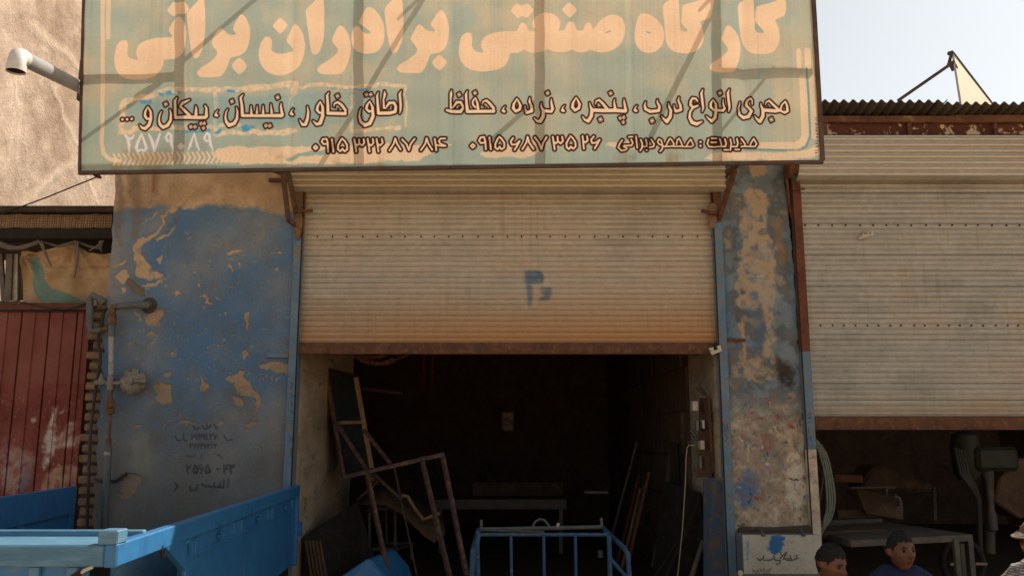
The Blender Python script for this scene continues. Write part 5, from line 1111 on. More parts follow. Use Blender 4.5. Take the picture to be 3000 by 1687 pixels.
# ================================================================ INTERIOR OF THE MAIN BAY
def poly_bar(pts_, Y, w_, mat, name, parent, dys=None):
    for i in range(len(pts_)-1):
        ya = Y if dys is None else Y+dys[i]; yb = Y if dys is None else Y+dys[i+1]
        g = MB(); g.bar(P(*pts_[i], ya), P(*pts_[i+1], yb), w_, w_); g.build(name, mat, parent)
def Z4(x_, y_): return (850+x_/2.109, 1000+y_/2.109)
# leaning glazed window
yw = 8.9
wf = empty('window_sash', tuple(P(*Z4(400,820), yw)), 'old two-light window leaning inside the left wall of the bay', 'window')
m_glass_d = M('dusty_dark_glass', (44,52,54), (34,40,42), (70,66,58), 3, rough=.25, bmp=0, spec=.6)
A_, B_, C_, D_ = [P(*Z4(*p_), yw+d_) for p_, d_ in (((222,172),-.25),((408,215),.1),((508,785),.1),((335,840),-.25))]
g = MB(); g.prism([A_,B_,C_,D_], (0,.012,0)); g.build('glass', m_glass_d, wf)
for a_, b_, mm, w_, nm in ((A_,B_,m_dark,.05,'top_rail'),(B_,C_,m_wood,.045,'stile'),(D_,A_,m_rust,.045,'stile'),(C_,D_,m_rust,.05,'bottom_rail'),(A_.lerp(D_,.5),B_.lerp(C_,.5),m_wood,.03,'glazing_bar')):
    g = MB(); g.bar(a_+Vector((0,-.02,0)), b_+Vector((0,-.02,0)), w_, .03); g.build(nm, mm, wf)
# welded frames leaning
m_frame = M('rusty_tube', (88,68,62), (68,50,44), (150,116,92), 10, rough=.75)
f1 = empty('gate_frame', tuple(P(1150,1687,8.2)), 'rusty welded tube gate frame leaning in the left of the bay', 'metal frame', 'welded frames leaning in the bay')
for (a, b_) in (((335,838),(948,697)),((940,697),(1090,1445)),((810,712),(992,1475)),((475,815),(612,1475))): 
    g = MB(); g.bar(P(*Z4(*a), 8.25), P(*Z4(*b_), 7.9), .036, .036); g.build('tube', m_frame, f1)
f2 = empty('brace_frame', tuple(P(1000,1300,8.5)), 'thin diagonal frame of rusty bars crossing behind the gate frame', 'metal frame', 'welded frames leaning in the bay')
for (a, b_, w_) in (((275,485),(520,860),.030),((455,545),(620,755),.030),((520,820),(692,975),.024),((645,780),(790,1475),.014),((270,490),(330,835),.028)):
    g = MB(); g.bar(P(*Z4(*a), 8.5), P(*Z4(*b_), 8.35), w_, w_); g.build('bar', m_frame, f2)
# bent steel sheet
bs = MB(); top_ = [Z4(*p_) for p_ in ((400,985),(470,905),(540,850),(600,865),(690,905),(780,955),(860,1010),(950,1080))]; bot_ = [Z4(*p_) for p_ in ((420,1000),(500,1000),(600,1010),(690,1060),(760,1130),(830,1200),(890,1240),(960,1190))]
vs = [P(*p_, 9.4) for p_ in top_]+[P(*p_, 8.9) for p_ in bot_]; n = len(top_)
bs.add(vs, [(i, i+1, n+i+1, n+i) for i in range(n-1)]); o = single(bs, 'bent_sheet', m_sheetb, 'curled brown steel sheet propped on the stool in the bay', 'metal sheet', smooth=True); o.modifiers.new('t', 'SOLIDIFY').thickness = .01
g = MB(); g.tube([P(*Z4(*p_), 8.9) for p_ in ((690,950),(725,955),(770,1030),(822,1098),(875,1078),(925,1062))], .018, 6); single(g, 'angle_strip', m_wood, 'yellowish bent strip lying on the curled brown sheet', 'strip')
g = MB(); g.bar(P(*Z4(415,980),9.2), P(*Z4(545,862),9.2), .05, .03); single(g, 'perforated_angle', m_sheetb, 'perforated yellow-brown angle bar behind the window', 'metal bar')
# dark sheet leaning at the left jamb
g = MB(); g.prism([P(*Z4(80,1205),7.75),P(*Z4(415,985),8.6),P(*Z4(470,1180),8.5),P(*Z4(560,1449),8.3),P(*Z4(560,1800),8.2),P(*Z4(80,1800),7.75)], (0,.01,0)); single(g, 'dark_sheet', m_dark, 'large dark steel sheet leaning against the left jamb', 'metal sheet')
g = MB()
for k in range(5): g.bar(P(*Z4(95+k*22,1230),7.7), P(*Z4(150+k*22,1560),7.62), .02, .012)
single(g, 'thin_slats', m_sheetb, 'bundle of thin flat bars standing in the corner of the left jamb', 'metal bars', kind='stuff')
# stool frame
st0 = empty('stool_frame', tuple(P(*Z4(600,1290), 9.3)), 'small bare square-tube stool frame on the workshop floor', 'stool')
for (a, b_, ya, yb) in (((490,1030),(655,1030),9.2,9.2),((492,1030),(492,1255),9.2,9.2),((650,1030),(650,1280),9.2,9.2),((595,1035),(598,1270),9.6,9.6),((490,1030),(595,1035),9.2,9.6),((505,1280),(650,1282),9.2,9.2),((505,1280),(580,1243),9.2,9.7),((580,1243),(765,1246),9.7,9.7),((650,1282),(765,1246),9.2,9.7),((655,1265),(655,1390),9.2,9.2),((755,1240),(748,1345),9.7,9.7),((600,1250),(600,1340),9.6,9.6)):
    g = MB(); g.bar(P(*Z4(*a), ya), P(*Z4(*b_), yb), .028, .028); g.build('leg' if abs(a[0]-b_[0]) < 12 else 'rail', m_grey, st0)
# blue tank corner at the bottom
g = MB(); g.prism([P(*Z4(300,1460),7.6),P(*Z4(470,1343),7.75),P(*Z4(500,1350),7.75),P(*Z4(585,1449),7.8),P(*Z4(620,1560),7.8),P(*Z4(300,1560),7.6)], (.15,.5,.02)); single(g, 'blue_bin', m_blue, 'blue painted sheet bin poking up at the bottom left of the bay', 'bin', bevel=.01)
# chain under the shutter
ch = empty('hoist_chain', tuple(P(1130,1060,8.0)), 'rusty chain drooping in a double loop under the raised shutter', 'chain')
lm_ = MB(); lm_.tube([(.016*math.cos(t)*1.5,0,.016*math.sin(t)) for t in [i*math.pi/5 for i in range(11)]], .0035, 5, caps=False); lme = lm_.mesh('link', m_rust, smooth=True)
def cat(pts_, n):
    cs = chaikin(pts_, 3, False); seg = np.r_[0, np.cumsum(np.hypot(*np.diff(cs, axis=0).T))]; return [(np.interp(t, seg, cs[:,0]), np.interp(t, seg, cs[:,1])) for t in np.linspace(0, seg[-1], n)]
kk_ = 0
for pts_ in ([(1028,1040),(1060,1046),(1100,1048),(1130,1038)],[(1040,1046),(1080,1062),(1130,1066),(1170,1050),(1195,1036)],[(1050,1052),(1090,1064),(1125,1065),(1150,1052)]):
    cp_ = cat(pts_, 17)
    for i in range(len(cp_)-1):
        a_ = P(*cp_[i], 7.9); b_ = P(*cp_[i+1], 7.9); o = bpy.data.objects.new('link', lme); link(o, ch); o.location = (a_+b_)/2; d_ = (b_-a_)
        o.rotation_euler = (0 if i % 2 else 1.2, -math.atan2(d_.z, d_.x), 0)
# bench, cabinet, back items
bn = empty('work_bench', tuple(P(1470,1640,11.5)), 'long steel work bench deep inside the main bay', 'bench')
g = MB(); g.box(P(1275,1462,11.3), P(1650,1478,12.0)); g.build('top', m_grey, bn)
for px_ in (1290, 1643): g = MB(); g.bar(P(px_,1478,11.35), P(px_,1620,11.35), .05, .05); g.build('leg', m_grey, bn)
g = MB(); g.box(P(1385,1412,12.6), P(1645,1452,13.0)); single(g, 'tool_chest', m_soot, 'dark chest standing behind the work bench', 'chest')
g = MB()
for k in range(9): g.bar(P(1390+k*29,1406,12.55), P(1410+k*29,1422,12.55), .03, .02)
single(g, 'scalloped_rack', m_sheetb, 'row of brown notched stock on the chest behind the bench', 'rack', kind='stuff')
g = MB(); g.bar(P(1712,1441,10.5), P(1780,1441,10.5), .07, .03); single(g, 'pale_plank', m_canvas_white, 'short pale plank lying at mid height right of the bench', 'plank')
g = MB(); g.bar(P(1055,1138,11.0), P(1180,1152,11.0), .06, .04); single(g, 'wall_shelf', m_soot, 'dark shelf bar on the far wall behind the window', 'shelf')
for x_, h_ in ((1243,1130),(1268,1138)):
    g = MB(); g.bar(P(x_,1040,12.0), P(x_-2,h_,12.0), .05, .05); single(g, 'hanging_strap', M('red_strap_%d' % x_, (110,30,26), (80,24,22), None, 10), 'dull red strap hanging from the ceiling, %s of the pair' % ('left' if x_ < 1250 else 'right'), 'strap', 'red straps hanging in the bay')
# crumpled foil on the far wall
g = MB(); NX, NZ = 7, 10; vs = []; fs = []
for j in range(NZ+1):
    for i in range(NX+1):
        v_ = P(1471+33*i/NX+R.uniform(-1.5,1.5), 1207+55*j/NZ, 12.6); v_.y += R.uniform(-.05,.05); vs.append(v_)
for j in range(NZ):
    for i in range(NX): a_ = j*(NX+1)+i; fs.append((a_, a_+NX+1, a_+NX+2, a_+1))
g.add(vs, fs); m_foil = M('crumpled_foil', (230,200,188), (120,100,96), (60,52,48), 9, rough=.5, bmp=.1); single(g, 'foil_bag', m_foil, 'crumpled silvery bag hanging in the middle of the dark bay', 'bag')
# blue cart frame at the bottom centre
def Z5(x_, y_): return (1350+x_/2.109, 1000+y_/2.109)
ct = empty('tube_cart', tuple(P(1620,1687,7.2)), 'chipped blue tubular cart frame standing in the open bay', 'cart')
def ctube(pts_, r_, Y, nm='tube', mat=None):
    g = MB(); g.tube([P(*Z5(p_[0], p_[1]), Y+(p_[2] if len(p_) > 2 else 0)) for p_ in pts_], r_, 8); g.build(nm, mat or m_tubeblue, ct, smooth=True)
ctube([(110,1192),(905,1192)], .015, 7.2, 'rail'); ctube([(105,1160,.5),(875,1145,.5)], .018, 7.2, 'rail', m_gas); ctube([(95,1165,.4),(515,1175,.3)], .010, 7.2, 'rod', m_grey)
ctube([(112,1180),(100,1250,-.02),(105,1449)], .020, 7.2, 'post'); ctube([(105,1175,.4),(75,1290,-.2),(68,1449,-.2),(66,1600,-.2)], .022, 7.2, 'bent_leg')
ctube([(915,1195),(920,1330),(925,1600)], .020, 7.2, 'post'); ctube([(880,1150,.5),(940,1210,.2),(1010,1275,-.15),(1032,1310,-.2),(1042,1449,-.2),(1044,1600,-.2)], .020, 7.2, 'bent_leg')
ctube([(915,1330),(1020,1449)], .016, 7.2, 'brace')
for x_ in (310,512,708): ctube([(x_,1195),(x_+6,1600)], .013, 7.2, 'upright')
ctube([(127,1100,.5),(127,1170,.5)], .013, 7.2, 'pin', m_gas); ctube([(868,1088,.5),(872,1150,.5)], .013, 7.2, 'pin', m_gas)
ctube([(440,1150,.5),(462,1110,.5),(490,1095,.5),(520,1105,.5),(550,1145,.5)], .011, 7.2, 'handle_loop', m_gas)
ctube([(105,1180),(108,1160,.5)], .016, 7.2, 'rail'); ctube([(905,1190),(878,1150,.5)], .016, 7.2, 'rail')
ctube([(590,1160,.5),(605,1120,.5)], .014, 7.2, 'stub', m_white)
# right-hand jamb: switch board, sockets, cord, leaning sheets
yj = 7.75; XB = XJR-.03
sb = empty('switch_board', tuple(P(2075,1400,yj)), 'dark wooden board of old switches and sockets on the right jamb', 'switch board')
g = MB(); g.prism([P(*Z5(1475,345),yj),P(*Z5(1525,350),yj-.12),P(*Z5(1552,835),yj-.12),P(*Z5(1455,840),yj)], (.02,.04,0)); g.build('board', m_board, sb)
g = MB(); g.bar(P(*Z5(1530,335),yj-.15), P(*Z5(1556,810),yj-.15), .022, .02); g.build('edge_strip', m_rust, sb)
m_sock = M('socket_face', (206,196,176), (186,176,156), (120,104,86), 20, rough=.5, bmp=.05)
for (x_, y_, w_, h_, mm) in ((1418,370,54,58,m_sock),(1440,488,36,64,m_greybox),(1478,485,34,54,m_sock),(1465,610,46,58,m_sock),(1462,705,32,84,m_greybox)):
    a_ = P(*Z5(x_, y_), yj-.03); b_ = P(*Z5(x_+w_, y_+h_), yj-.14); g = MB(); g.box((a_.x,yj-.13,b_.z),(b_.x,yj-.03,a_.z)); g.build('socket', mm, sb, bevel=.006)
for q_ in ([(1450,285),(1475,310),(1500,335)],[(1462,280),(1490,305),(1510,332)],[(1470,275),(1500,300),(1518,330)],[(1415,560),(1440,590),(1480,588)],[(1430,545),(1460,580),(1478,600)],[(1405,625),(1440,605),(1470,612)],[(1395,632),(1420,625),(1450,640)]):
    g = MB(); g.tube([P(*Z5(*p_), yj-.12) for p_ in q_], .006, 5); g.build('wire', m_cable, sb)
g = MB(); g.tube([P(*Z5(*p_), yj-.15) for p_ in ((1450,640),(1410,640),(1398,655),(1392,720),(1388,850),(1380,1000),(1370,1150),(1355,1300),(1340,1449),(1330,1600))], .005, 6); single(g, 'power_cord', m_cord, 'long cream cord plugged in at the switch board and hanging to the floor', 'cord', smooth=True)
g = MB(); g.prism([P(*Z5(1290,618),8.8),P(*Z5(1340,628),8.8),P(*Z5(1350,890),8.8),P(*Z5(1290,1200),8.8)], (.02,.02,0)); single(g, 'tall_offcut', m_dark, 'narrow black offcut standing upright against the partition', 'metal sheet', 'dark sheets stacked against the right wall')
g = MB(); g.prism([P(*Z5(1255,860),8.6),P(*Z5(1475,935),8.0),P(*Z5(1500,1230),7.9),P(*Z5(1420,1600),7.8),P(*Z5(1150,1700),8.4)], (.02,.02,0)); single(g, 'leaning_sheet', m_dark, 'broad dark sheet leaning beside the power cord', 'metal sheet', 'dark sheets stacked against the right wall')
for i, (a, b_, w_) in enumerate((((1470,1000),(1240,1500),.03),((1450,1060),(1300,1520),.02),((1420,1100),(1190,1460),.03),((1090,620),(940,1180),.03))):
    g = MB(); g.bar(P(*Z5(*a),7.85+.12*i), P(*Z5(*b_),7.7+.2*i), w_, .02); single(g, 'leaning_bar', m_dark, ['rusty flat bar leaning nearest the right jamb','second thin rusty bar leaning in front of the dark sheets','third rusty bar leaning lower in front of the dark sheets','long dark bar leaning at the far end of the partition'][i], 'metal bar', 'bars leaning on the right wall')
g = MB(); g.tube([P(*Z5(1500,1230),7.72), P(*Z5(1425,1449),7.6), P(*Z5(1390,1560),7.55)], .022, 10); single(g, 'grey_tube', m_grey, 'pale grey tube leaning at the foot of the right jamb', 'tube')
g = MB(); g.box(P(*Z5(850,1290),9.5), P(*Z5(872,1325),9.6)); single(g, 'small_carton', m_canvas_white, 'tiny pale carton on the floor right of the cart', 'carton')
# stock leaning on the right wall and lying about the floor
rk = random.Random(21)
for i in range(7):
    x0_ = rk.uniform(1830, 2010); y_t = rk.uniform(1290, 1480); yy = rk.uniform(8.6, 11.5)
    g = MB(); g.bar(P(x0_+rk.uniform(10,50), y_t, yy), P(x0_-rk.uniform(10,60), 1660, yy-.3), rk.uniform(.02,.05), .02)
    single(g, 'stock_bar', rk.choice([m_rust, m_grey, m_sheetb]), 'thin steel bar leaning deep inside against the right wall of the main bay', 'metal bar', 'loose bars on the right wall')
# painted foot of the right jamb
g = MB(); g.prism([P(*Z5(1500,850),YF+.12),P(*Z5(1560,840),YF+.03),P(*Z5(1620,900),YF+.02),P(2130,1760,YF+.02),P(2062,1760,YF+.12)], (.0,.02,0)); single(g, 'jamb_foot', M('smeared_blue_jamb', (84,82,80), (62,78,100), (96,84,70), 5, (.3,.6), .9, dirt_amt=(.5,.6), bmp=.5), 'blue-smeared lower part of the right jamb of the main bay', 'jamb')

# ================================================================ RIGHT BAY
def Z7(x_, y_): return (2350+x_/2.975, 1200+y_/2.975)
hz = empty('hose_coil', tuple(P(2400,1540,7.55)), 'coil of grey-green hose hanging inside the left edge of the right bay', 'hose')
for k, (dx, dr) in enumerate(((0,0),(18,.01),(38,.02),(-20,.0))):
    q_ = [(90-dx*.3,225+k*6),(120+dx*.4,262+k*5),(165+dx,360),(200+dx,470),(225+dx,600),(240+dx*1.2,740),(240+dx,860),(210+dx,960),(185,1015+k*12),(160,1045+k*14)]
    g = MB(); c2 = chaikin(q_, 2, False); g.tube([P(*Z7(*p_), 7.5+dr) for p_ in c2], .0095, 8); g.build('loop', m_hose, hz, smooth=True)
g = MB(); g.tube([P(*Z7(*p_), 7.52) for p_ in ((205,430),(180,620),(165,720),(150,800),(140,860))], .008, 6); g.build('hose_end', m_grey, hz)
def table(name, label, pts_, Y0, Y1, legs, mat=m_grey, th=.04):
    t_ = empty(name, tuple(P(*Z7(*pts_[0]), Y0)), label, 'table')
    a_, b_ = P(*Z7(*pts_[0]), Y0), P(*Z7(*pts_[1]), Y0)
    g = MB(); g.add([a_, b_, Vector((b_.x-.35,Y1,b_.z)), Vector((a_.x,Y1,a_.z)), a_-Vector((0,0,th)), b_-Vector((0,0,th)), Vector((b_.x-.35,Y1,b_.z-th)), Vector((a_.x,Y1,a_.z-th))], [(0,1,2,3),(4,7,6,5),(0,4,5,1),(1,5,6,2),(2,6,7,3),(3,7,4,0)]); g.build('tabletop', mat, t_)
    for (x_, y_, Y) in legs:
        p_ = P(*Z7(x_, y_), Y); g = MB(); g.bar(p_, Vector((p_.x, Y, .1)), .04, .04); g.build('leg', mat, t_)
    return t_
table('steel_table', 'steel work table with pale edge behind the seated people', ((420,1140),(1485,1085)), 7.3, 8.8, ((1335,1120,7.3),(1455,1105,7.4),(1380,1100,8.6)), m_grey, .05)
for i, (a, b_, Y, w_, lab) in enumerate((((150,985),(690,970),8.4,.05,'grey steel bar lying at the back of the table, third from the front'),((150,1080),(720,1060),7.8,.05,'rusty steel bar lying across the bay behind the front table edge'),((275,595),(520,600),9.6,.08,'pale steel section on the rear rack'),((300,905),(630,900),8.9,.08,'brown steel section in the middle of the rack'))):
    g = MB(); g.bar(P(*Z7(*a),Y), P(*Z7(*b_),Y), .05, w_); single(g, 'steel_section', (m_grey,m_sheetb,m_rust,m_sheetb)[i], lab, 'steel bar', 'steel sections stacked in the right bay')
for i, (pts_, Y, r_) in enumerate((([(420,680),(810,675)],9.2,.015),([(735,680),(740,800)],9.2,.015),([(800,750),(845,770),(858,810),(860,950)],8.8,.02),([(830,840),(835,945)],8.8,.015),([(1050,665),(1150,672),(1160,960)],9.8,.02))):
    g = MB(); g.tube([P(*Z7(*p_),Y) for p_ in pts_], r_, 6); single(g, 'rack_tube', m_grey, ['thin horizontal tube of the rear rack','short upright tube of the rear rack','bent tube end of a bed frame behind the table','short tube beside the bent bed frame end','dim angled tube at the middle of the right bay'][i], 'tube', 'tubes in the right bay')
g = MB(); g.add([P(*Z7(*p_), Y_) for p_, Y_ in (((470,690),9.0),((840,755),8.9),((860,950),8.7),((560,900),8.7),((380,700),9.2))], [(0,1,2,3,4)]); o = single(g, 'slanting_sheet', m_sheetb, 'dim brown sheet slanting down onto the table', 'metal sheet'); o.modifiers.new('t','SOLIDIFY').thickness = .01
g = MB(); g.prism([P(*Z7(*p_), 10.2) for p_ in ((520,640),(600,520),(690,470),(800,520),(960,600),(1150,640),(1160,720),(540,700))], (0,.5,0)); single(g, 'covered_heap', m_sheetb, 'dim hump of covered stock at the back of the right bay', 'heap', bevel=.05)
# drill press
dr = empty('drill_press', tuple(P(*Z7(1560,1300), 9.3)), 'dim green pillar drill with a hose draped over its head', 'drill press')
g = MB(); g.tube([P(*Z7(1640,1250),9.3), P(*Z7(1620,420),9.3)], .05, 12); g.build('column', m_grey, dr, smooth=True)
g = MB(); g.box(P(*Z7(1520,320),9.1), P(*Z7(1680,520),9.6)); g.build('head', m_green, dr, bevel=.04)
g = MB(); g.lathe(P(*Z7(1430,400),9.3), (0,0,1), [(.10,-.25),(.14,-.18),(.15,.1),(.13,.22),(.06,.26)], 16); g.build('motor', m_green, dr, smooth=True)
g = MB(); g.lathe(P(*Z7(1630,700),9.2), (0,0,1), [(.03,-.42),(.05,-.40),(.05,-.25),(.035,-.2),(.035,.1),(.06,.14),(.06,.28)], 12); g.build('spindle', m_grey, dr, smooth=True)
for k in range(4): g = MB(); g.tube([P(*Z7(1330+k*25,330+k*8),9.1), P(*Z7(1380+k*22,560),9.0), P(*Z7(1470+k*15,680),9.0), P(*Z7(1530+k*6,780),9.05), P(*Z7(1550+k*4,1250),9.1)], .02, 6); g.build('draped_hose', m_green, dr, smooth=True)
g = MB(); g.prism([P(*Z7(*p_), 9.9) for p_ in ((1720,600),(1900,420),(2100,420),(2100,900),(1900,950),(1680,800))], (0,.4,0)); single(g, 'sheet_stack', m_soot, 'dark angular stack of sheet metal at the far right', 'metal sheet', bevel=.02)
# grinding wheel or tyre under the table
g = MB(); c_ = P(*Z7(1400,1330), 7.7); ring = []
for i in range(25):
    t = 2*math.pi*i/24; ring.append(c_+Vector((.165*math.cos(t),-.02*math.cos(t),.19*math.sin(t))))
g.tube(ring, .028, 8, caps=False); wl = single(g, 'bicycle_tyre', m_dark, 'worn bicycle tyre standing under the right end of the table', 'tyre', smooth=True)
g = MB(); g.bar(P(*Z7(1290,1345),7.6), P(*Z7(1370,1335),7.6), .02, .02); g.bar(P(*Z7(1510,1340),7.6), P(*Z7(1610,1340),7.6), .02, .02); single(g, 'floor_strip', m_wood, 'pale strip lying under the table beside the tyre', 'strip')
# deep wall of the right bay already closed by the building; red underside strip
g = MB(); g.box(P(2530,1243,YF+.12), P(3050,1254,YF+.20)); single(g, 'lower_strip', m_rust_red, 'red oxide strip hanging just behind the right shutter bottom bar', 'bar')
# ================================================================ BLUE TRUCK BED IN THE FOREGROUND
def PH(px, py, z):             # photo point at a known height
    a, y, zz_ = ray(px, py); t = (z-H)/zz_; return Vector((a*t, y*t, z))
ZTB = 1.25
N_ = PH(346, 1592, ZTB); F_ = PH(880, 1420, ZTB)
dirS = (F_-N_).normalized(); nrm = Vector((dirS.y, -dirS.x, 0)).normalized()      # outward, to the right
if nrm.x < 0: nrm = -nrm
def PT(px, py, inset=0.0):     # onto the right side board's outer plane
    a, y, zz_ = ray(px, py); o_ = Vector((0,0,H)); d_ = Vector((a,y,zz_)); n0 = N_-nrm*inset
    t = (n0-o_).dot(nrm)/d_.dot(nrm); return o_+d_*t
L0 = PH(0, 1457, ZTB); L1 = PH(226, 1423, ZTB); dL = (L0-L1).normalized(); L0 = L1+dL*((L1-Vector((L1.x,N_.y,0))).y)
tr = empty('truck_bed', (N_.x-.9, 5.0, 0), 'open blue steel truck bed with drop sides parked in front of the blue pier', 'truck bed')
def sbar(a_, b_, zt, zb, th, name, mat, bev=.004, o_=0):
    """board along a->b, outer face at nrm*o_, thickness th inwards"""
    g = MB(); A = Vector((a_.x,a_.y,0))+nrm*o_; B = Vector((b_.x,b_.y,0))+nrm*o_; A2 = A-nrm*th; B2 = B-nrm*th
    g.add([A+Vector((0,0,zb)),B+Vector((0,0,zb)),B2+Vector((0,0,zb)),A2+Vector((0,0,zb)),A+Vector((0,0,zt)),B+Vector((0,0,zt)),B2+Vector((0,0,zt)),A2+Vector((0,0,zt))],[(0,3,2,1),(4,5,6,7),(0,1,5,4),(1,2,6,5),(2,3,7,6),(3,0,4,7)])
    return g.build(name, mat, tr, bevel=bev)
ZR = ZTB-.088
sbar(N_, F_, ZTB, ZR, .05, 'top_rail', m_blue, .006)
pstart = PT(548, 1640); pa = Vector((pstart.x,pstart.y,0))
sbar(pa, F_, ZR-.002, .62, .02, 'side_panel', m_blue, 0, -.022)
sbar(F_-dirS*.06, F_, ZR-.002, .60, .045, 'end_post', m_blue, .004, -.001)
sbar(pa, pa+dirS*.07, ZR-.002, .60, .04, 'end_post', m_blue, .004, -.004)
# gusset under the rail
g = MB(); gp_ = [PT(488,1601), PT(545,1582), PT(560,1600), PT(564,1668), PT(548,1672)]
g.prism([v_-nrm*.004 for v_ in gp_], -nrm*.03); g.build('gusset', m_blue, tr)
# slots with tie rings under the rail
for (xa_, xb_, xr_, yt0, yt1, hh) in ((582,700,643,1574,1524,24),(716,797,757,1514,1482,20),(806,866,838,1478,1454,16)):
    q0, q1 = PT(xa_,yt0), PT(xb_,yt1); zt = ZR-.012; zb = ZR-.085
    A = Vector((q0.x,q0.y,0)); B = Vector((q1.x,q1.y,0))
    sbar(A, B, zb, zb-.014, .014, 'slot_frame', m_blue, .002, -.012); sbar(A, A+dirS*.05, zt, zb, .014, 'slot_frame', m_blue, .002, -.012); sbar(B-dirS*.05, B, zt, zb, .014, 'slot_frame', m_blue, .002, -.012)
    rc_ = PT(xr_, (yt0+yt1)/2); rc_ = A.lerp(B, .55); c_ = Vector((rc_.x, rc_.y, (zt+zb)/2))-nrm*.006
    g = MB(); g.tube([c_+dirS*.035*math.cos(t)+Vector((0,0,.018*math.sin(t)))+nrm*.004 for t in [math.pi*(-.5+i/10*1.25) for i in range(11)]], .005, 6); g.tube([c_-dirS*.05, c_+dirS*.03], .008, 6); g.build('tie_ring', m_blue, tr, smooth=True)
g = MB(); g.bar(F_-Vector((0,0,.30))+dirS*.01, F_-Vector((0,0,.42))+dirS*.01, .05, .05); g.build('hinge_pin', m_blue, tr)
# inner grey-blue sheet seen through the opening below the rail
g = MB(); i0, i1 = PT(330,1668,.30), PT(600,1610,.30)
g.add([Vector((i0.x,i0.y,.5)),Vector((i1.x,i1.y,.5)),Vector((i1.x,i1.y,1.10)),Vector((i0.x,i0.y,1.10))],[(0,1,2,3)]); o = g.build('inner_sheet', m_slate, tr); o.modifiers.new('t','SOLIDIFY').thickness = .01
g = MB(); hk = PT(478,1612); g.tube([hk+dirS*.02*math.cos(t)-Vector((0,0,.028*math.sin(t)))for t in [math.pi*i/8*1.3 for i in range(9)]], .005, 6); g.build('hook', m_dark, tr)
# near cross board: front face, broad sunlit top and lip
lf = Vector((L0.x-.1, N_.y+.02, 0)); rn = Vector((N_.x-.001, N_.y, 0))
wtop = .36
g = MB(); g.box((lf.x,N_.y+.0,ZTB-.085),(N_.x-.052,N_.y+.05,ZTB-.004)); g.build('cross_board', m_slate, tr, bevel=.006)
g = MB(); g.add([(lf.x,N_.y+.051,ZTB-.012),(N_.x-.054,N_.y+.051,ZTB-.012),(N_.x-.09,N_.y+wtop,ZTB-.012),(lf.x,N_.y+wtop,ZTB-.012),(lf.x,N_.y+.051,ZTB-.03),(N_.x-.054,N_.y+.051,ZTB-.03),(N_.x-.09,N_.y+wtop,ZTB-.03),(lf.x,N_.y+wtop,ZTB-.03)],[(0,1,2,3),(4,7,6,5),(0,4,5,1),(1,5,6,2),(2,6,7,3),(3,7,4,0)]); g.build('ledge', m_slate, tr)
g = MB(); g.box((lf.x,N_.y+wtop+.001,ZTB-.06),(N_.x-.06,N_.y+wtop+.04,ZTB+.012)); g.build('ledge_lip', m_slate, tr, bevel=.004)
bA, bB = PH(286,1592,ZTB), PH(345,1592,ZTB)
g = MB(); g.box((bA.x,N_.y-.004,ZTB-.003),(N_.x-.002,N_.y+.085,ZTB+.050)); g.build('corner_block', m_slate, tr, bevel=.005)
g = MB(); g.box((lf.x,N_.y+.03,ZTB-.60),(N_.x-.12,N_.y+.045,ZTB-.087)); g.build('end_panel', m_blue, tr)
for px_ in (73, 188): x_ = PH(px_,1670,ZTB-.09).x; g = MB(); g.box((x_-.02,N_.y+.008,ZTB-.62),(x_+.02,N_.y+.0295,ZTB-.087)); g.build('stiffener', m_slate, tr, bevel=.003)
# left side board, inner face towards us
def lbar(s0, s1, zt, zb, th, name, mat, o_=0, bev=.004):
    A = L1+dL*s0; B = L1+dL*s1; g = MB(); n_ = -nrm
    A = Vector((A.x,A.y,0))+nrm*o_; B = Vector((B.x,B.y,0))+nrm*o_; A2 = A-nrm*th; B2 = B-nrm*th
    g.add([A+Vector((0,0,zb)),B+Vector((0,0,zb)),B2+Vector((0,0,zb)),A2+Vector((0,0,zb)),A+Vector((0,0,zt)),B+Vector((0,0,zt)),B2+Vector((0,0,zt)),A2+Vector((0,0,zt))],[(0,3,2,1),(4,5,6,7),(0,1,5,4),(1,2,6,5),(2,3,7,6),(3,0,4,7)]); return g.build(name, mat, tr, bevel=bev)
LL = (L0-L1).length
lbar(0, LL, ZTB, ZTB-.22, .05, 'top_rail', m_blue); lbar(.11, LL, ZTB-.221, .60, .02, 'side_panel', m_blue, -.022, 0); lbar(0, .10, ZTB-.221, .60, .05, 'end_post', m_blue); lbar(.95, 1.07, ZTB-.221, .60, .045, 'side_post', m_blue, -.002); lbar(2.2, 2.32, ZTB-.221, .60, .045, 'side_post', m_blue, -.002)
# bed floor, chassis and wheels (mostly below the picture)
g = MB(); A = Vector((L1.x,L1.y,0)); B = Vector((F_.x,F_.y,0)); g.add([(lf.x+.05,N_.y+.05,.60),(N_.x-.06,N_.y+.05,.60),(F_.x-.06,F_.y,.60),(L1.x,L1.y,.60),(lf.x+.05,N_.y+.05,.54),(N_.x-.06,N_.y+.05,.54),(F_.x-.06,F_.y,.54),(L1.x,L1.y,.54)],[(0,1,2,3),(4,7,6,5),(0,4,5,1),(1,5,6,2),(2,6,7,3),(3,7,4,0)]); g.build('bed_floor', m_dark, tr)
for x_ in (-2.9, -2.1): g = MB(); g.box((x_,N_.y+.1,.42),(x_+.08,6.7,.54)); g.build('chassis_beam', m_dark, tr)
m_tyre = M('tyre_rubber', (42,40,38), (32,30,29), (92,80,66), 6, rough=.9)
for (x_, y_) in ((-3.25,4.6),(-1.72,4.6)):
    g = MB(); g.lathe((x_,y_,.33), (1,0,0), [(.20,-.09),(.31,-.09),(.33,-.06),(.33,.06),(.31,.09),(.20,.09)], 24); wo = g.build('wheel', m_tyre, tr, smooth=True)
    g = MB(); g.lathe((x_,y_,.33), (1,0,0), [(.19,-.07),(.19,.07),(.08,.075)], 20); o = bpy.data.objects.new('rim', g.mesh('rim', m_gas, True)); link(o, wo)
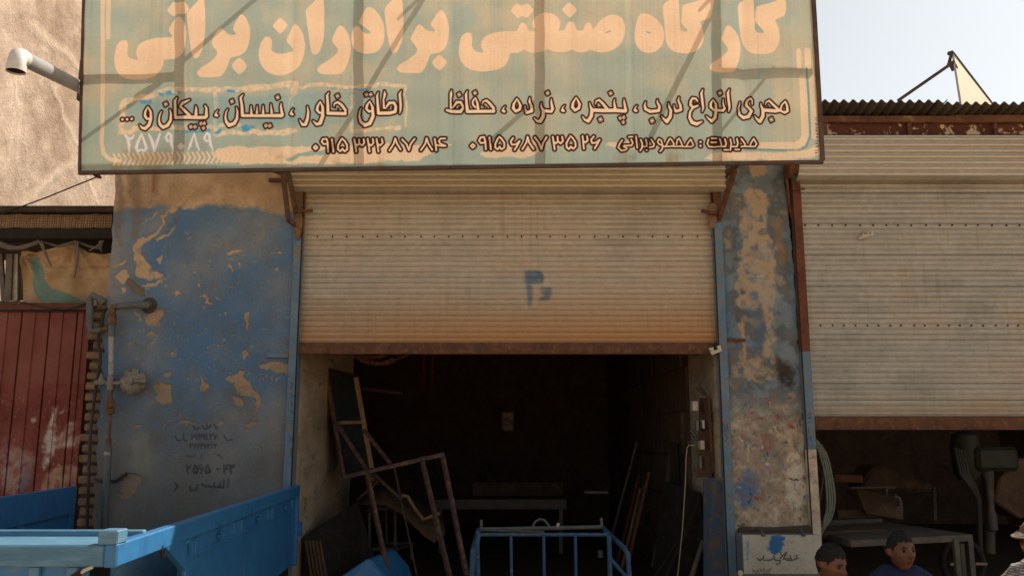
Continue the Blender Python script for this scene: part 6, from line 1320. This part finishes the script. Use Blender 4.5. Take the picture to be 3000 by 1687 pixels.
hsz = empty('air_line', tuple(PH(235,1690,ZTB-.2)), 'thin pale hose end with a dark connector below the near cross board', 'hose')
g = MB(); g.tube([P(x_, y_, N_.y+.0) for x_, y_ in ((272,1660),(250,1668),(236,1678))], .007, 6); g.build('hose_tail', m_white, hsz); g = MB(); g.tube([P(x_, y_, N_.y+.0) for x_, y_ in ((238,1676),(225,1682),(200,1700))], .011, 8); g.build('connector', m_dark, hsz)

# ================================================================ PEOPLE
m_skin = M('weathered_skin', (116,76,58), (92,58,44), None, 12, rough=.55, bmp=.1, spec=.4)
m_hair = M('dark_hair', (34,28,26), (24,20,18), None, 40, rough=.8, bmp=.8, fine=160)
m_hairg = M('grey_hair', (120,112,104), (86,80,74), None, 40, rough=.8, bmp=.8, fine=160)
m_navy = M('navy_work_shirt', (38,44,78), (28,34,62), None, 9, rough=.9, bmp=.3)
m_check, t, b = newmat('white_checked_shirt')
v = pos(t); wv_ = t.nodes.new('ShaderNodeTexWave'); wv_.bands_direction = 'DIAGONAL'; wv_.inputs['Scale'].default_value = 22; wv_.inputs['Distortion'].default_value = 3; t.links.new(v, wv_.inputs['Vector'])
wv2_ = t.nodes.new('ShaderNodeTexWave'); wv2_.bands_direction = 'Z'; wv2_.inputs['Scale'].default_value = 24; wv2_.inputs['Distortion'].default_value = 2; t.links.new(v, wv2_.inputs['Vector'])
c = mixc(t, ramp(t, wv_.outputs['Fac'], .45, .6), s2l((196,184,172)), s2l((120,116,122))); c = mixc(t, ramp(t, wv2_.outputs['Fac'], .5, .62), c, s2l((104,100,106)))
t.links.new(c, b.inputs['Base Color']); b.inputs['Roughness'].default_value = .9
m_greyshirt = M('grey_brown_shirt', (98,84,72), (76,66,58), None, 9, rough=.9, bmp=.3)
m_trous = M('dark_trousers', (54,50,50), (42,40,40), None, 9, rough=.9)
m_cap = M('khaki_cap', (110,98,84), (90,80,68), None, 18, rough=.9)
def skinmesh(name, V, E, rad, lvl=2):
    me = bpy.data.meshes.new(name); me.from_pydata(V, E, []); o = bpy.data.objects.new(name, me); C.objects.link(o)
    sk = o.modifiers.new('s', 'SKIN'); sk.use_smooth_shade = True
    for i, r_ in enumerate(rad): me.skin_vertices[0].data[i].radius = r_ if isinstance(r_, tuple) else (r_, r_)
    me.skin_vertices[0].data[0].use_root = True
    ss = o.modifiers.new('b', 'SUBSURF'); ss.levels = lvl; ss.render_levels = lvl
    dg = bpy.context.evaluated_depsgraph_get(); dg.update(); m2 = bpy.data.meshes.new_from_object(o.evaluated_get(dg)); bpy.data.objects.remove(o); return m2
def head_mesh():
    bm = bmesh.new(); bmesh.ops.create_uvsphere(bm, u_segments=48, v_segments=36, radius=1.0)
    for v_ in bm.verts:
        x_, y_, z_ = v_.co; X_, Y_, Z_ = x_*.076, y_*.094, z_*.118          # face looks to -y
        if Z_ < 0: k_ = 1+Z_*2.6; X_ *= max(.55, k_); Y_ = Y_*(1+Z_*1.2)-.006
        if y_ < 0: 
            g_ = lambda cx, cz, sx, sz: math.exp(-((X_-cx)/sx)**2-((Z_-cz)/sz)**2)
            Y_ -= .024*g_(0,-.022,.012,.020)+.012*g_(0,0,.010,.02)          # nose
            Y_ += .012*(g_(.032,.012,.014,.010)+g_(-.032,.012,.014,.010))   # sockets
            Y_ -= .006*(g_(.03,.034,.022,.008)+g_(-.03,.034,.022,.008))     # brow
            Y_ -= .008*g_(0,-.056,.022,.007)+.010*g_(0,-.092,.024,.014)-.006*g_(0,-.064,.024,.004)   # lips, chin
        if abs(x_) > .85 and -.25 < z_ < .2 and -.1 < y_ < .45: X_ += math.copysign(.018, X_); Y_ += .006   # ears
        v_.co = (X_, Y_, Z_)
    return bm
HV = None
def person(loc, rz, hrz, label, shirt, trous, hair, tilt=0, cap=None, lean=0):
    V = [(0,0,.08),(0,-.02,.22),(0,-.03,.38),(0,0,.52),(0,-.015,.60),(.17,.0,.485),(.235,-.12,.25),(.12,-.33,.30),(-.17,.0,.485),(-.235,-.12,.25),(-.12,-.33,.30),(.10,-.02,.05),(.18,-.40,.34),(.15,-.36,-.06),(.16,-.50,-.09),(-.10,-.02,.05),(-.18,-.40,.34),(-.15,-.36,-.06),(-.16,-.50,-.09),
         (.10,-.39,.30),(-.10,-.39,.30),(.085,.0,.535),(-.085,.0,.535)]
    E = [(0,1),(1,2),(2,3),(3,4),(3,21),(21,5),(5,6),(6,7),(3,22),(22,8),(8,9),(9,10),(0,11),(11,12),(12,13),(13,14),(0,15),(15,16),(16,17),(17,18),(7,19),(10,20)]
    Rd = [(.14,.12),(.14,.11),(.15,.11),.075,.056,.066,.046,.030,.066,.046,.030,.10,.066,.045,.03,.10,.066,.045,.03,.036,.036,.062,.062]
    for s_, wi in ((1,19),(-1,20)):                      # five bent fingers on each hand
        base_ = Vector(V[wi])
        for k in range(5):
            a_ = base_+Vector((s_*(-.03+.017*k),-.025,.0)); L_ = (.028,.036,.040,.036,.028)[k]
            if k == 0 : a_ = base_+Vector((-s_*.036,-.0,.005))
            i0 = len(V); V += [tuple(a_), tuple(a_+Vector((-s_*.01 if k == 0 else 0,-L_,-.006))), tuple(a_+Vector((-s_*.012 if k == 0 else 0,-L_*1.6,-.024)))]; E += [(wi,i0),(i0,i0+1),(i0+1,i0+2)]; Rd += [.010,.009,.007]
    bme = skinmesh('body', V, E, Rd, 1)
    hb = head_mesh(); hm = bpy.data.meshes.new('h'); 
    Mh = Matrix.Translation((0,-.035,.70)) @ Matrix.Rotation(hrz, 4, 'Z') @ Matrix.Rotation(tilt, 4, 'X'); hb.transform(Mh)
    bm = bmesh.new(); bm.from_mesh(bme); hb.to_mesh(hm); bm.from_mesh(hm); bm.to_mesh(bme); bm.free(); hb.free()
    o = bpy.data.objects.new('person', bme); C.objects.link(o); rm = o.modifiers.new('r', 'REMESH'); rm.mode = 'VOXEL'; rm.voxel_size = .0065; rm.use_smooth_shade = True
    dg = bpy.context.evaluated_depsgraph_get(); dg.update(); m2 = bpy.data.meshes.new_from_object(o.evaluated_get(dg)); o.data = m2; o.modifiers.clear(); m2.materials.clear(); m2.materials.append(m_skin)
    o.name = 'person'; o.location = loc; o.rotation_euler = (lean, 0, rz); tag(o, label, 'person', 'men sitting in front of the right bay')
    # shirt, trousers
    def cloth(name, idx, ed, gr, mat):
        mp = {a: i for i, a in enumerate(idx)}; me = skinmesh(name, [V[i] for i in idx], [(mp[a], mp[b]) for a, b in ed], [tuple((x_+gr) for x_ in (Rd[i] if isinstance(Rd[i], tuple) else (Rd[i], Rd[i]))) for i in idx], 2)
        me.materials.clear(); me.materials.append(mat)
        for v_ in me.vertices:
            n_ = math.sin(v_.co.z*70+v_.co.x*40)*.004+math.sin(v_.co.x*90-v_.co.z*35+v_.co.y*50)*.003; v_.co += v_.normal*n_
        c_ = bpy.data.objects.new(name, me); C.objects.link(c_); c_.parent = o; return c_
    Rd[3] = .085
    cloth('shirt', [0,1,2,3,5,6,8,9,21,22], [(0,1),(1,2),(2,3),(3,21),(21,5),(5,6),(3,22),(22,8),(8,9)], .026, shirt)
    cloth('trousers', [0,11,12,13,15,16,17], [(0,11),(11,12),(12,13),(0,15),(15,16),(16,17)], .014, trous)
    # collar
    g = MB(); ring = [Vector((.078*math.cos(t), -.004+.066*math.sin(t), .560-.016*math.sin(t))) for t in [2*math.pi*i/18 for i in range(19)]]; g.tube(ring, .014, 6, caps=False); me = g.mesh('collar', shirt, True); c_ = bpy.data.objects.new('collar', me); C.objects.link(c_); c_.parent = o
    # hair cap: shell over the crown and back
    hb = head_mesh(); dl = []
    for v_ in hb.verts:
        if v_.co.z < (.058 if v_.co.y < -.055 else .030-1.1*(v_.co.y+.055)) + .006*math.sin(v_.co.x*190) or (abs(v_.co.x) > .066 and v_.co.z < .012 and -.02 < v_.co.y < .05): dl.append(v_)
    bmesh.ops.delete(hb, geom=dl, context='VERTS')
    for v_ in hb.verts:
        k_ = 1.055+R.uniform(-.035,.045); v_.co = v_.co*k_+Vector((0,.002,.002))
    hb.transform(Mh); me = bpy.data.meshes.new('hair'); hb.to_mesh(me); hb.free(); me.materials.append(hair); me.polygons.foreach_set('use_smooth', [True]*len(me.polygons))
    c_ = bpy.data.objects.new('hair', me); C.objects.link(c_); c_.parent = o; c_.modifiers.new('t','SOLIDIFY').thickness = .012
    # eyes and brows
    g = MB()
    for s_ in (1,-1): g.tube([Mh@Vector((s_*.044,-.080,.030)), Mh@Vector((s_*.030,-.090,.034)), Mh@Vector((s_*.016,-.092,.031))], .0035, 5)
    me = g.mesh('eyebrows', hair); c_ = bpy.data.objects.new('eyebrows', me); C.objects.link(c_); c_.parent = o
    for s_ in (1,-1): g = MB(); g.lathe(Mh@Vector((s_*.031,-.082,.012)), (Mh.to_3x3()@Vector((0,-1,0))), [(.010,-.004),(.009,.0),(.005,.004)], 10); me = g.mesh('eye', m_dark, True); c_ = bpy.data.objects.new('eye', me); C.objects.link(c_); c_.parent = o
    if cap:
        hb = head_mesh(); bmesh.ops.delete(hb, geom=[v_ for v_ in hb.verts if v_.co.z < .040], context='VERTS')
        for v_ in hb.verts: v_.co = Vector((v_.co.x*1.16, v_.co.y*1.14, v_.co.z*1.10))
        hb.transform(Mh); me = bpy.data.meshes.new('cap'); hb.to_mesh(me); hb.free(); me.materials.append(cap); me.polygons.foreach_set('use_smooth', [True]*len(me.polygons)); c_ = bpy.data.objects.new('cap', me); C.objects.link(c_); c_.parent = o; c_.modifiers.new('t','SOLIDIFY').thickness = .008
        g = MB(); pts_ = [Mh@Vector((.075*math.sin(t), -.075-.075*math.cos(t), .040-.012*math.cos(t))) for t in [(-1.4+2.8*i/8) for i in range(9)]]+[Mh@Vector((.07*math.sin(t), -.055-.04*math.cos(t), .052)) for t in [(1.4-2.8*i/8) for i in range(9)]]
        g.prism(pts_, (0,0,.006)); me = g.mesh('cap_peak', cap); c2_ = bpy.data.objects.new('cap_peak', me); C.objects.link(c2_); c2_.parent = c_
    return o
def seat(hc, rz, tilt_off=0):
    """hip position for a head centre"""
    return hc-Matrix.Rotation(rz, 3, 'Z')@Vector((0,-.035,.70))
h1_ = P(2434, 1650, 5.5); h2_ = P(2640, 1614, 5.6); h3_ = P(3044, 1590, 4.6)
person(seat(h1_, .25), .25, .35, 'dark-haired man with bowed head sitting low beside the meter box', m_greyshirt, m_trous, m_hair, tilt=.30)
person(seat(h2_, .05), .05, .1, 'dark-haired man in a navy work shirt sitting in front of the table', m_navy, m_trous, m_hair)
person(seat(h3_, -1.15), -1.15, -.1, 'man in a white checked shirt and cap at the right edge of the photo', m_check, m_trous, m_hairg, cap=m_cap)
# the low kerb stools they sit on
for hp, lab in ((seat(h1_,.25),'low block under the man beside the meter box'),(seat(h2_,.05),'low block under the man in the navy shirt'),(seat(h3_,-1.15),'low block under the man in the checked shirt')):
    zs = hp.z-.045
    g = MB(); g.box((hp.x-.2,hp.y-.12,.0 if hp.y < 5.9 else .121),(hp.x+.2,hp.y+.18,max(.08, zs))); single(g, 'seat_block', m_brick, lab, 'block', 'blocks used as seats', bevel=.01)
